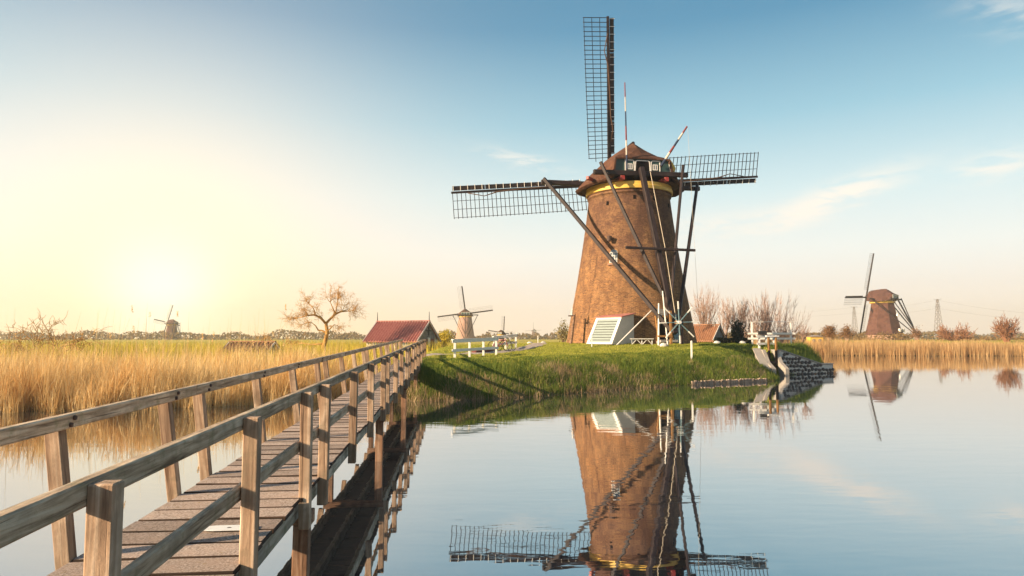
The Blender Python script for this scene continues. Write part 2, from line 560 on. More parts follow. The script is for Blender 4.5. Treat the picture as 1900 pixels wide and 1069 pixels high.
def blade_mat(name, stops, rough=0.7, transl=0.35):
    stops = [(q, tuple(x * (0.98 if 'reed' in name else 0.86) for x in c_[:3]) + (1.0,)) for q, c_ in stops]
    m, t, p = new_mat(name)
    a = t.new('ShaderNodeAttribute', attribute_name='rnd').outputs['Fac']
    g = t.new('ShaderNodeNewGeometry')
    patch = t.noise(g.outputs['Position'], 0.45, 3.0, 0.6)
    f = t.math('ADD', t.math('MULTIPLY', a, 0.65), t.math('MULTIPLY', t.math('SUBTRACT', patch, 0.3), 0.9), clamp=True)
    c = t.ramp(f, stops)
    t.l.new(c, p.inputs['Base Color'])
    p.inputs['Roughness'].default_value = rough
    p.inputs['Specular IOR Level'].default_value = 0.15
    tr = t.new('ShaderNodeBsdfTranslucent'); t.l.new(c, tr.inputs[0])
    mx = t.new('ShaderNodeMixShader'); mx.inputs[0].default_value = transl
    out = t.n['Material Output']
    t.l.new(p.outputs[0], mx.inputs[1]); t.l.new(tr.outputs[0], mx.inputs[2]); t.l.new(mx.outputs[0], out.inputs[0])
    return m
blade_mat('grass_blades', [(0.0, (0.04, 0.085, 0.015, 1)), (0.35, (0.105, 0.17, 0.025, 1)), (0.65, (0.23, 0.26, 0.04, 1)), (1.0, (0.46, 0.38, 0.13, 1))])
blade_mat('lawn_blades', [(0.0, (0.22, 0.27, 0.03, 1)), (0.5, (0.40, 0.40, 0.055, 1)), (1.0, (0.60, 0.52, 0.12, 1))])
blade_mat('dry_blades', [(0.0, (0.26, 0.15, 0.07, 1)), (0.5, (0.50, 0.35, 0.19, 1)), (1.0, (0.74, 0.60, 0.40, 1))])
blade_mat('reed_blades', [(0.0, (0.50, 0.23, 0.08, 1)), (0.3, (0.76, 0.49, 0.19, 1)), (0.65, (0.86, 0.66, 0.34, 1)), (1.0, (0.92, 0.79, 0.53, 1))], 0.6, 0.5)
blade_mat('field_blades', [(0.0, (0.38, 0.33, 0.04, 1)), (0.5, (0.58, 0.46, 0.06, 1)), (1.0, (0.78, 0.58, 0.10, 1))])
blade_mat('far_reed_blades', [(0.0, (0.44, 0.23, 0.10, 1)), (0.5, (0.66, 0.43, 0.19, 1)), (1.0, (0.80, 0.60, 0.33, 1))], 0.6, 0.5)
blade_mat('scrub_leaves', [(0.0, (0.15, 0.075, 0.035, 1)), (0.5, (0.28, 0.14, 0.055, 1)), (1.0, (0.36, 0.22, 0.08, 1))])
blade_mat('wood_leaves', [(0.0, (0.17, 0.11, 0.06, 1)), (0.5, (0.26, 0.16, 0.07, 1)), (1.0, (0.24, 0.19, 0.07, 1))])
blade_mat('hedge_leaves', [(0.0, (0.015, 0.028, 0.015, 1)), (1.0, (0.045, 0.06, 0.03, 1))])
blade_mat('spring_leaves', [(0.0, (0.20, 0.17, 0.05, 1)), (0.6, (0.36, 0.28, 0.10, 1)), (1.0, (0.75, 0.66, 0.52, 1))])
wood('bark', (0.13, 0.075, 0.045, 1), (0.24, 0.14, 0.085, 1), (0.34, 0.22, 0.14, 1), grain=10, bump=0.6)
wood('twig_bark', (0.32, 0.19, 0.14, 1), (0.48, 0.31, 0.24, 1), (0.62, 0.43, 0.34, 1), grain=4, bump=0.2)
wood('orange_bark', (0.44, 0.21, 0.05, 1), (0.62, 0.33, 0.09, 1), (0.74, 0.44, 0.15, 1), grain=6, bump=0.4)

# ------------------------------------------------------------------ terrain
SHORE = [(-3000, -20), (-300, 14), (-60, 22), (-32, 25.2), (-20, 26.8), (-16, 28.0), (-12, 29.6), (-9.5, 30.4), (-7.5, 33.5), (-5.8, 33.8),
         (-4.4, 31.6), (-2.5, 32.2), (-0.5, 33.2), (1.4, 34.6), (3.0, 36.2), (4.4, 37.3), (7.0, 39.6), (9.8, 41.7), (12.6, 43.7), (17.0, 45.8),
         (18.4, 47.4), (19.4, 50.4), (19.7, 52.5), (20.9, 53.4), (26.2, 56.9), (28.2, 61.8), (28.6, 68), (28, 82), (33, 100), (42, 110.5),
         (53, 111), (82, 108.5), (140, 106), (400, 100), (3000, 60), (3000, 6000), (-3000, 6000)]
_sp = np.array(SHORE, float)
def sstep(a, b, x):
    t = np.clip((np.asarray(x, float) - a) / (b - a), 0, 1)
    return t * t * (3 - 2 * t)

def shore_dist(x, y):
    """signed distance to the shoreline, positive on land"""
    x = np.asarray(x, float); y = np.asarray(y, float)
    d = np.full(x.shape, 1e9); inside = np.zeros(x.shape, bool)
    n = len(_sp)
    for i in range(n):
        ax, ay = _sp[i]; bx, by = _sp[(i + 1) % n]
        ex, ey = bx - ax, by - ay
        t = np.clip(((x - ax) * ex + (y - ay) * ey) / (ex * ex + ey * ey), 0, 1)
        d = np.minimum(d, np.hypot(x - ax - t * ex, y - ay - t * ey))
        cross = ((ay > y) != (by > y))
        with np.errstate(divide='ignore', invalid='ignore'):
            xi = ax + (y - ay) * ex / (ey if ey != 0 else 1e-9)
        inside ^= cross & (x < xi)
    return np.where(inside, d, -d)

def land_target(x, y):
    left = 0.35 + 0.95 * sstep(36, 72, y) + 0.1 * np.sin(x * 0.21) * np.sin(y * 0.17)
    isl = sstep(-9.5, -5.0, x) * (1 - sstep(70, 95, y)) * (1 - sstep(30, 36, x))
    t = left * (1 - isl) + (1.68 + 0.028 * np.clip(y - 40, 0, 16)) * isl
    r = np.hypot(x - 10.7, y - 61.5)
    t = t + 0.27 * (1 - sstep(7.0, 15.0, r)) * isl
    right = sstep(34, 42, x) * sstep(95, 105, y)
    t = t * (1 - right) + right * (0.35 + 1.9 * sstep(116, 128, y))
    far = sstep(180, 300, y)
    return t * (1 - far) + 1.5 * far

def ground_z(x, y):
    x = np.asarray(x, float); y = np.asarray(y, float)
    s = shore_dist(x, y)
    wid = 2.0 + 1.9 * sstep(-6.5, -4.0, x) * (1 - sstep(90, 100, y))
    wid = wid * (1 - 0.68 * sstep(19.3, 20.6, x) * (1 - sstep(57, 60, y)))
    pr = np.clip(s / wid, 0, 1)
    pr = 1 - (1 - pr) ** 1.3
    lz = -0.12 + (land_target(x, y) + 0.12) * pr
    bump = (np.sin(x * 1.7 + y * .6) * np.sin(y * 1.3 - x * .4) * 0.05 + np.sin(x * 4.1) * np.sin(y * 3.7) * .02) * np.clip(s / 2, 0, 1) * (np.abs(x) < 60)
    return np.where(s > 0, lz + bump, -0.12 + np.clip(s * 0.35, -1.4, 0))

def gz(x, y):
    return float(ground_z(np.array([x]), np.array([y]))[0])

def axis_coords(lo, hi, fine_lo, fine_hi, step, grow=1.16):
    a = list(np.arange(fine_lo, fine_hi + 1e-6, step))
    d = step
    while a[-1] < hi:
        d *= grow; a.append(a[-1] + d)
    d = step; pre = []
    c = fine_lo
    while c > lo:
        d *= grow; c -= d; pre.append(c)
    return np.array(pre[::-1] + a)
gx = axis_coords(-1250, 1250, -26, 34, 0.25)
gy = axis_coords(-40, 1650, 22, 72, 0.25)
GX, GY = np.meshgrid(gx, gy)
GZ = ground_z(GX, GY)
nx, ny = len(gx), len(gy)
ii = (np.arange(ny - 1)[:, None] * nx + np.arange(nx - 1)[None, :]).ravel()
gf = np.stack([ii, ii + 1, ii + nx + 1, ii + nx], 1)

def ground_mat():
    m, t, p = new_mat('ground_turf')
    g = t.new('ShaderNodeNewGeometry').outputs['Position']
    s = t.new('ShaderNodeSeparateXYZ'); t.l.new(g, s.inputs[0])
    n1 = t.noise(g, 0.35, 5.0, 0.6)
    n2 = t.noise(g, 6.0, 5.0, 0.75)
    turf = t.ramp(t.math('ADD', t.math('MULTIPLY', n1, 0.5), t.math('MULTIPLY', n2, 0.5)),
                  [(0.34, (0.12, 0.16, 0.02, 1)), (0.5, (0.28, 0.29, 0.04, 1)), (0.64, (0.46, 0.41, 0.09, 1))])
    fld = t.ramp(t.noise(t.scaled(g, (0.02, 0.09, 1)), 1.0, 4.0, 0.6), [(0.35, (0.40, 0.35, 0.04, 1)), (0.6, (0.58, 0.46, 0.09, 1)), (0.75, (0.60, 0.43, 0.16, 1))])
    isfield = t.math('MAXIMUM', t.maprange(s.outputs[0], -6.0, -10.0), t.maprange(s.outputs[1], 78, 110))
    c = t.mix(isfield, turf, fld)
    mud = t.maprange(s.outputs[2], 0.22, 0.02)
    c = t.mix(1.0, c, (0.86, 0.86, 0.86, 1), 'MULTIPLY')
    c = t.mix(mud, c, (0.06, 0.038, 0.022, 1))
    t.l.new(c, p.inputs['Base Color'])
    p.inputs['Roughness'].default_value = 0.95
    p.inputs['Specular IOR Level'].default_value = 0.1
    t.l.new(t.bump(n2, 0.6, 0.08), p.inputs['Normal'])
    return m
ground = np_mesh('ground', np.stack([GX.ravel(), GY.ravel(), GZ.ravel()], 1), gf, ground_mat())
ground.data.polygons.foreach_set('use_smooth', [True] * len(ground.data.polygons))
tag(ground, 'grassy polder land, banks and flat fields reaching the horizon', 'ground', kind='structure')

# ------------------------------------------------------------------ water
def water_mat():
    m, t, p = new_mat('canal_water')
    g = t.new('ShaderNodeNewGeometry').outputs['Position']
    sx = t.new('ShaderNodeSeparateXYZ'); t.l.new(g, sx.inputs[0])
    n1 = t.noise(t.scaled(g, (0.55, 1.5, 1.0)), 1.0, 2.0, 0.5, 0.3)
    n2 = t.noise(t.scaled(g, (2.4, 6.0, 1.0)), 1.0, 2.0, 0.5, 0.2)
    calm = t.maprange(t.noise(t.scaled(g, (0.02, 0.07, 1.0)), 1.0, 3.0, 0.5), 0.40, 0.62, 0.55, 1.4)
    hgt = t.math('MULTIPLY', t.math('ADD', n1, t.math('MULTIPLY', n2, 0.16)), calm)
    nb = t.bump(hgt, 1.0, 0.0029)
    fr = t.new('ShaderNodeFresnel'); fr.inputs[0].default_value = 1.45
    t.l.new(nb, fr.inputs['Normal'])
    gl = t.new('ShaderNodeBsdfGlossy'); gl.inputs['Roughness'].default_value = 0.015
    gl.inputs['Color'].default_value = (0.97, 0.98, 1.0, 1)
    t.l.new(nb, gl.inputs['Normal'])
    df = t.new('ShaderNodeBsdfDiffuse'); df.inputs['Color'].default_value = (0.020, 0.026, 0.034, 1)
    mx = t.new('ShaderNodeMixShader')
    t.l.new(t.maprange(fr.outputs[0], 0.0, 1.0, 0.50, 1.0, False), mx.inputs[0]); t.l.new(df.outputs[0], mx.inputs[1]); t.l.new(gl.outputs[0], mx.inputs[2])
    t.l.new(mx.outputs[0], t.n['Material Output'].inputs[0])
    return m
wm = MB().add([(-1200, -60, 0), (1200, -60, 0), (1200, 160, 0), (-1200, 160, 0)], [(0, 1, 2, 3)])
water = wm.build('water', water_mat())
tag(water, 'calm canal water mirroring the sky and the brick windmill', 'water', kind='structure')

# ------------------------------------------------------------------ gravel path
path_pts = [(-6.35, 43.6), (-5.6, 44.6), (-4.2, 45.3), (-2.3, 46.2), (-0.8, 48.5), (0.6, 52.0), (2.0, 56.5), (2.4, 62), (1.2, 68), (-1.5, 76)]
def smooth_line(pts, n=8):
    out = []
    P = [np.array(p, float) for p in pts]
    for i in range(len(P) - 1):
        p0 = P[max(i - 1, 0)]; p1 = P[i]; p2 = P[i + 1]; p3 = P[min(i + 2, len(P) - 1)]
        for k in range(n):
            t = k / n
            out.append(0.5 * ((2 * p1) + (-p0 + p2) * t + (2 * p0 - 5 * p1 + 4 * p2 - p3) * t * t + (-p0 + 3 * p1 - 3 * p2 + p3) * t ** 3))
    out.append(P[-1])
    return out
pl = smooth_line(path_pts)
pv = []; pf = []
for i, p in enumerate(pl):
    d = pl[min(i + 1, len(pl) - 1)] - pl[max(i - 1, 0)]
    d /= np.linalg.norm(d); nrm = np.array([-d[1], d[0]])
    for k in range(7):
        q = p + nrm * (k / 3 - 1) * 0.85
        pv.append((q[0], q[1], gz(q[0], q[1]) + (0.035 if 0 < k < 6 else -0.02)))
for i in range(len(pl) - 1):
    for k in range(6):
        a = i * 7 + k
        pf.append((a, a + 1, a + 8, a + 7))
def path_mat():
    m, t, p = new_mat('path_gravel')
    g = t.new('ShaderNodeNewGeometry').outputs['Position']
    n = t.noise(g, 14.0, 5.0, 0.8)
    t.l.new(t.ramp(n, [(0.3, (0.26, 0.21, 0.17, 1)), (0.7, (0.46, 0.38, 0.32, 1))]), p.inputs['Base Color'])
    p.inputs['Roughness'].default_value = 0.95
    t.l.new(t.bump(n, 0.5, 0.03), p.inputs['Normal'])
    return m
o = MB().add(pv, pf).build('path', path_mat(), smooth=True)
tag(o, 'pale gravel path curving over the lawn to the windmill', 'path', kind='structure')

# ------------------------------------------------------------------ footbridge
bdir = Vector((-0.0896, 0.996, 0)).normalized()
bperp = Vector((bdir.y, -bdir.x, 0))
def rail_z(s): return CAM_H - 0.675 + 0.0138 * s
def deck_z(s): return rail_z(s) - 1.115
def bp(s, off, z): 
    v = bdir * s + bperp * off
    return Vector((v.x, v.y, z))
BR = empty('footbridge', bp(0, -2.25, 0))
tag(BR, 'long weathered wooden footbridge with handrails running to the far bank', 'bridge')
BO = Vector(BR.location)
def B(s, off, z): return bp(s, off, z) - BO
OFF_R, OFF_L = -1.60, -2.86      # deck edges
S0, S1 = -5.0, 43.6
PW = 0.368
npl = int((S1 - S0) / PW)
wood('plank_edge_shade', (0.02, 0.012, 0.008, 1), (0.05, 0.03, 0.02, 1), (0.10, 0.06, 0.04, 1), bump=0.3)  # dark raw wood sides; the shade of the plank gaps is painted into them
plank_mesh = []
for k in range(5):          # five slightly different planks, shared by all
    mb = MB()
    L_, W_, H_ = 1.33, PW - 0.026, 0.045
    me_ = cbox(L_ + k * 0.004, W_ - 0.004 * (k % 3), H_, 0.007)
    plank_mesh.append(me_)
    me_.materials.append(MAT['deck_grit']); me_.materials.append(MAT['plank_edge_shade'])
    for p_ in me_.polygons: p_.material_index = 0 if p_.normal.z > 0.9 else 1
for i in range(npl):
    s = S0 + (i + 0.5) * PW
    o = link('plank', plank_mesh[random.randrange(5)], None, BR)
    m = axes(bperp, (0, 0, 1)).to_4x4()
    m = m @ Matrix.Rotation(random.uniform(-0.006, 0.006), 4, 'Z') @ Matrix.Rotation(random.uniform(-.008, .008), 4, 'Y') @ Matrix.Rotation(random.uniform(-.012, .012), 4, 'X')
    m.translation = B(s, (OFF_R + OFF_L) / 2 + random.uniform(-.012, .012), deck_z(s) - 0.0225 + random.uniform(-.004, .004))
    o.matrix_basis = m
# bright metal plate with a hole screwed onto the deck
pm = MB()
n = 20
ring_i = [(0.02 * math.cos(2 * math.pi * k / n), 0.016 * math.sin(2 * math.pi * k / n)) for k in range(n)]
ring_o = []
for k in range(n):
    c_, s_ = math.cos(2 * math.pi * k / n), math.sin(2 * math.pi * k / n)
    q = max(abs(c_) / 0.21, abs(s_) / 0.085)
    ring_o.append((c_ / q, s_ / q))
vv = [(a, b, 0.004) for a, b in ring_i] + [(a, b, 0.004) for a, b in ring_o] + [(a, b, 0) for a, b in ring_o]
ff = [(k, n + k, n + (k + 1) % n, (k + 1) % n) for k in range(n)] + [(n + k, 2 * n + k, 2 * n + (k + 1) % n, n + (k + 1) % n) for k in range(n)]
pm.add(vv, ff)
paint('plate_white', (0.78, 0.78, 0.76), 0.35, 0.1)
o = pm.build('plate', MAT['plate_white'], BR)
m = axes(bperp).to_4x4(); m.translation = B(6.42, -1.95, deck_z(6.42) + 0.012); o.matrix_basis = m
o['label'] = 'pale metal plate with a hole on the deck'
# stringers
def seg_points(a, b, step=4.0):
    n = max(1, round((b - a) / step))
    return [a + (b - a) * i / n for i in range(n + 1)]
JOINTS = [-0.4, 8.1, 16.6, 25.08, 33.57, 42.0]
ends = [S0] + JOINTS + [S1]
for off in (OFF_R - 0.07, (OFF_R + OFF_L) / 2, OFF_L + 0.07):
    for a, b in zip(ends[:-1], ends[1:]):
        if b - a < 0.2: continue
        bar('stringer', B(a + 0.006, off, deck_z(a) - 0.045 - 0.115), B(b - 0.006, off, deck_z(b) - 0.045 - 0.115), 0.085, 0.215, MAT['stringer_wood'], BR)
# piles, cap beams
for s in JOINTS:
    zt = deck_z(s) - 0.045 - 0.225
    bar('cap_beam', B(s, OFF_R + 0.06, zt - 0.075), B(s, OFF_L - 0.06, zt - 0.075), 0.20, 0.15, MAT['pile_wood'], BR)
    for off in (OFF_R - 0.06, OFF_L + 0.06):
        bar('pile', B(s, off, zt - 0.15), B(s + random.uniform(-.03, .03), off + random.uniform(-.02, .02), -1.3), 0.17, 0.17, MAT['pile_wood'], BR, up=bdir)
# posts
post_s = []
for j in range(-2, 5):
    a = 8.61 + 8.49 * j
    sec = [a + 0.0, a + 2.5, a + 4.98, a + 7.46] if j >= 0 else [a + 0.9, a + 3.15, a + 5.41, a + 7.48]
    post_s.append([s for s in sec if S0 + 0.2 < s < S1 - 0.05])
LEAN = math.tan(R(9.6))
bolt_me = MB().tube([(0, 0, -0.004), (0, 0, 0.014)], [0.02, 0.017], 10).mesh('bolt')
bolt_me.materials.append(MAT['rust'])
RH, RT = 0.115, 0.07          # rail height, thickness
for sec in post_s:
    for s in sec:
        zt = rail_z(s) - 0.015
        jit = random.uniform(-0.018, 0.018)
        z0 = deck_z(s) - 0.30 - random.uniform(0, 0.05)
        pr = bar('post', B(s, OFF_R + 0.068, z0), B(s, OFF_R + 0.068 + 0.006 + jit, zt), 0.118, 0.105, MAT['post_wood'], BR, up=bdir)
        s += 0.2
        plft = bar('post', B(s, OFF_L - 0.06 - jit, z0), B(s, OFF_L - 0.06 - LEAN * 1.08, zt), 0.118, 0.105, MAT['post_wood'], BR, up=bdir)
        # bolts through the left rail
        if s < 22:
            for k, (ds, dz) in enumerate(((0.03, -0.035), (-0.02, -0.085))):
                bo = link('bolt', bolt_me, None, BR)
                m = axes(bdir, -bperp).to_4x4()
                m = Matrix(((bdir.x, 0, bperp.x, 0), (bdir.y, 0, bperp.y, 0), (0, 1, 0, 0), (0, 0, 0, 1)))
                m.translation = B(s + ds, OFF_L - LEAN * 1.02 + RT + 0.0, rail_z(s) + dz)
                bo.matrix_basis = m
# rails, one length for each section
edges = [S0 + 0.05] + [8.61 + 8.49 * j - 0.22 for j in range(-1, 5)] + [S1]
for a, b in zip(edges[:-1], edges[1:]):
    if b - a < 0.5: continue
    for nm, off, dz, hh, th in (('handrail', OFF_R - RT / 2 + 0.008, -RH / 2, RH, RT), ('handrail', OFF_L - LEAN * 1.02 + RT / 2 - 0.004, -RH / 2, RH, RT),
                            ('mid_rail', OFF_R - 0.027, -0.60, 0.115, 0.055)):
        # a handrail length bends a little with the bridge: two overlapping straight halves would show, one timber does not
        bar(nm, B(a + 0.004, off, rail_z(a) + dz), B(b - 0.004, off + random.uniform(-.004, .004), rail_z(b) + dz), th, hh, MAT['rail_wood'], BR, b=0.010)

# ------------------------------------------------------------------ windmills
def sail_matrix(hub, tilt, theta):
    m = Matrix.Translation(hub) @ Matrix.Rotation(tilt, 4, 'X') @ Matrix.Rotation(theta, 4, 'Y')
    return m

def rotz(p, a):
    return (p[0] * math.cos(a) - p[1] * math.sin(a), p[0] * math.sin(a) + p[1] * math.cos(a), p[2])

TPROF = [(5.90, -0.6), (5.78, 0.0), (5.72, 0.3), (5.33, 2.4), (4.80, 5.2), (4.30, 8.2), (3.93, 10.7), (3.72, 12.4), (3.66, 13.0)]
def tower_r(z):
    return float(np.interp(z, [p[1] for p in TPROF], [p[0] for p in TPROF]))

MILL_PHI = R(9.8)
MILL = empty('windmill', (10.66, 61.5, 2.40), MILL_PHI)
tag(MILL, 'tall brick tower windmill with dark thatched cap and lattice sails, the largest mill', 'windmill')
z_prof = np.linspace(-0.6, 13.0, 40)
prof = [(tower_r(z), z) for z in z_prof]
prof += [(3.76, 13.02), (3.78, 13.14), (3.70, 13.18), (3.70, 13.26), (3.80, 13.28), (3.80, 13.36)]
tower = MB().lathe(prof, 96).build('tower', MAT['old_brick'], MILL, smooth=True)
o = MB().lathe([(3.70, 13.30), (3.90, 13.34), (3.92, 13.62), (3.86, 13.68), (3.86, 13.93), (3.70, 13.97)], 96).build('ring_beam', MAT['yellow_paint'], MILL, smooth=False)
o['label'] = 'yellow painted ring under the cap'

def on_tower(a, z, out=0.0):
    """local point on the wall at angle a, measured from the rear (-Y), positive to the right"""
    r = tower_r(z) + out
    return Vector((r * math.sin(a), -r * math.cos(a), z))

# cap: stations from the rear gable to the front
CZ = 13.9
ST = [  # y, eave half width, eave z, shoulder x, shoulder z, ridge z
    (-3.75, 2.75, 0.42, 2.50, 2.02, 2.10), (-3.3, 3.35, 0.22, 2.25, 2.25, 2.52), (-2.4, 4.20, 0.02, 1.85, 2.62, 3.30), (-1.3, 4.80, -0.14, 1.75, 2.95, 4.05),
    (0.4, 4.95, -0.20, 1.8, 2.80, 4.02), (2.0, 4.35, -0.06, 1.6, 2.7, 3.85), (3.3, 3.2, 0.05, 1.0, 2.6, 3.6), (3.95, 2.0, 0.25, 0.8, 2.3, 3.3)]
def cap_section(st, shrink=0.0, drop=0.0):
    y, we, ze, ws, zs, zr = st
    pts = []
    half = [(we, ze), (we * .82 + ws * .18, ze + (zs - ze) * .22), (we * .57 + ws * .43, ze + (zs - ze) * .50), (we * .29 + ws * .71, ze + (zs - ze) * .78), (ws, zs), (ws * .5, (zs + zr) / 2 + .05 * (zr - zs)), (0, zr)]
    full = half + [(-x, z) for x, z in reversed(half[:-1])]
    return [((x * (1 - shrink)), y, CZ + z - drop) for x, z in full]
mb = MB()
rows = [cap_section(s) for s in ST]
inner = [cap_section(s, 0.05, 0.13) for s in ST]
n = len(rows[0])
for grid, flip in ((rows, False), (inner, True)):
    b = len(mb.v)
    for r_ in grid: mb.v += r_
    for i in range(len(grid) - 1):
        for k in range(n - 1):
            q = (b + i * n + k, b + i * n + k + 1, b + (i + 1) * n + k + 1, b + (i + 1) * n + k)
            mb.f.append(q if flip else tuple(reversed(q)))
N = len(rows) * n
for i in range(len(rows) - 1):           # thatch edge
    for k in (0, n - 1):
        a, b_ = i * n + k, (i + 1) * n + k
        q = (a, b_, N + b_, N + a)
        mb.f.append(q if k == 0 else tuple(reversed(q)))
for i in (0, len(rows) - 1):
    for k in range(n - 1):
        q = (i * n + k, i * n + k + 1, N + i * n + k + 1, N + i * n + k)
        mb.f.append(q)
cap = mb.build('cap', MAT['thatch'], MILL)
# front closing board and inner floor
fr = cap_section(ST[-1], 0.06, 0.12)
mb = MB(); mb.add([(x, 3.90, z) for x, y, z in fr], [tuple(range(len(fr)))]); mb.build('storm_board', MAT['dark_timber'], MILL)
mb = MB()
fl = [(s[1] * 0.93, s[0], CZ + 0.06) for s in ST] + [(-s[1] * 0.93, s[0], CZ + 0.06) for s in reversed(ST)]
mb.add(fl, [tuple(range(len(fl)))])
mb.build('cap_floor', MAT['thatch_fascia'], MILL)
mb = MB()
mb.tube([(0, -1.35, CZ + 4.03), (0, 0.4, CZ + 4.03), (0, 2.0, CZ + 3.9), (0, 3.9, CZ + 3.4)], 0.16, 8)
mb.build('ridge_cap', MAT['dark_timber'], MILL)
# rear gable
GY_ = -3.56
gbl = [(-2.62, 0.62), (2.62, 0.62), (2.46, 2.03), (-2.46, 2.03)]
gable = MB().prism(gbl, GY_, GY_ + 0.08, lambda a, c, d: (a, d, CZ + c)).build('gable', MAT['green_paint'], MILL)
def strip(mb_, p, q, w_, y): mb_.beam((p[0], y, CZ + p[1]), (q[0], y, CZ + q[1]), 0.05, w_, up=(0, -1, 0)) if False else mb_.box(((p[0] + q[0]) / 2, y, CZ + (p[1] + q[1]) / 2), (math.hypot(q[0] - p[0], q[1] - p[1]), 0.05, w_), Matrix.Rotation(-math.atan2(q[1] - p[1], q[0] - p[0]), 3, 'Y'))
tr = MB()
yt = GY_ - 0.027
TW = 0.075
for pts in ([(-2.40, 1.95), (-2.55, 0.80), (-1.62, 0.80)], [(2.40, 1.95), (2.55, 0.74), (1.62, 0.74)],
            [(-1.56, 0.80), (-1.56, 1.86), (-0.88, 1.86), (-0.78, 1.76), (-0.74, 0.78)], [(1.56, 0.74), (1.56, 1.86), (0.88, 1.86), (0.78, 1.76), (0.74, 0.78)],
            [(-0.70, 0.80), (-0.63, 1.74), (-0.50, 1.84), (0.50, 1.84), (0.63, 1.74), (0.70, 0.80)]):
    for i, (p, q) in enumerate(zip(pts[:-1], pts[1:])): strip(tr, p, q, TW, yt - 0.004 * (i % 2))
tr.build('trim', MAT['white_paint'], gable)
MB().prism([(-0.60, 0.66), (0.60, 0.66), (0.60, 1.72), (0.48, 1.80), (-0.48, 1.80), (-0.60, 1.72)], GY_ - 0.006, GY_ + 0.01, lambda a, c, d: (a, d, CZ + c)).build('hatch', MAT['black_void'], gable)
for sx in (-1.14, 1.14):
    wf = MB()
    for (x0, z0, x1, z1) in ((-.19, 1.08, .19, 1.08), (-.19, 1.52, .19, 1.52)): strip(wf, (sx + x0, z0), (sx + x1, z1), .06, yt)
    for xx in (-.19, 0, .19): strip(wf, (sx + xx, 1.06), (sx + xx, 1.54), .045, yt - .005)
    wf.build('window_frame', MAT['white_paint'], gable)
    MB().box((sx, GY_ - 0.012, CZ + 1.30), (.38, .02, .44)).build('pane', MAT['window_glass'], gable)
o = MB().tube([(2.80, -3.35, CZ + .75), (2.95, -3.2, CZ + 1.35), (2.62, -3.25, CZ + 2.0)], [.16, .24, .15], 8).build('barrel', MAT['yellow_paint'], MILL, smooth=True)
o['label'] = 'yellow barrel shaped board at the gable corner'
# beams and tail
DT = MAT['dark_timber']
bar('short_crossbeam', (-4.5, -3.92, CZ + 0.60), (3.95, -3.92, CZ + 0.66), 0.34, 0.40, DT, MILL, b=0.03)
bar('long_crossbeam', (-7.95, 1.0, CZ + 0.72), (7.35, 1.0, CZ + 0.66), 0.34, 0.40, DT, MILL, b=0.03)
for sx in (-1.95, 2.0):
    o = bar('sill_end', (sx, -4.05, CZ + 0.20), (sx, -2.6, CZ + 0.24), 0.40, 0.38, MAT['red_paint'], MILL, b=0.03)
o = bar('sill_end', (-4.75, -2.9, CZ + 0.34), (-4.1, -2.2, CZ + 0.34), 0.25, 0.25, MAT['red_paint'], MILL, b=0.02)
FOOT = Vector((0.15, -9.45, 0.95))
TT = Vector((-0.44, -4.4, CZ + 1.0))
bar('tail_pole', TT, FOOT + Vector((0, 0, -0.15)), 0.40, 0.46, DT, MILL, up=(0, -1, 0.3), b=0.03)
def lerp(a, b, t): return Vector(a) + (Vector(b) - Vector(a)) * t
bar('long_brace', (-7.75, 0.8, CZ + 1.0), FOOT + Vector((-0.28, 0.10, 0.15)), 0.24, 0.30, DT, MILL, b=0.02)
bar('long_brace', (7.05, 0.8, CZ + 1.0), FOOT + Vector((0.28, 0.10, 0.40)), 0.24, 0.30, DT, MILL, b=0.02)
bar('short_brace', (-3.95, -4.15, CZ + 1.42), lerp(TT, FOOT, 0.80) + Vector((-0.32, 0.0, 0)), 0.20, 0.25, DT, MILL, b=0.02)
bar('short_brace', (3.45, -4.15, CZ + 1.45), lerp(TT, FOOT, 0.80) + Vector((0.32, 0.0, 0)), 0.20, 0.25, DT, MILL, b=0.02)
mid = lerp(TT, FOOT, 0.53)
bar('tie_beam', (-3.0, mid.y - 0.42, mid.z + 0.12), (2.85, mid.y - 0.42, mid.z + 0.02), 0.20, 0.20, DT, MILL, b=0.02)
MB().tube([TT + Vector((0.75, -0.15, -0.35)), lerp(TT, FOOT, 0.5) + Vector((0.5, -.35, 0)), lerp(TT, FOOT, .95) + Vector((0.15, -.35, 0))], 0.026, 5).build('brake_rope', MAT['rope_fibre'], MILL)
MB().tube([(3.6, -4.9, CZ + 4.5), (3.2, -7.0, 4.0), (2.6, -8.6, 0.4)], 0.010, 4).build('hoist_line', MAT['rope_fibre'], MILL)
# striped flag poles
def striped(pts0, pts1, r0, r1, name):
    cols = ['pole_blue', 'pole_white', 'pole_red', 'pole_blue', 'pole_white', 'pole_red']
    p0 = Vector(pts0); p1 = Vector(pts1)
    root = MB().tube([p0, p0 + (p1 - p0) * 0.02], [r0, r0], 8).build(name, DT, MILL)
    for k, c in enumerate(cols):
        a, b = 0.02 + 0.98 * k / len(cols), 0.02 + 0.98 * (k + 1) / len(cols)
        MB().tube([p0.lerp(p1, a), p0.lerp(p1, b)], [r0 + (r1 - r0) * a, r0 + (r1 - r0) * b], 8).build('stripe', MAT[c], root, smooth=False)
    return root
striped((-1.56, -4.0, CZ + 0.75), (-1.66, -4.0, 22.4), 0.085, 0.045, 'flag_pole')
striped((1.55, -3.8, CZ + 1.35), (3.55, -4.9, 18.55), 0.12, 0.075, 'boom_pole')
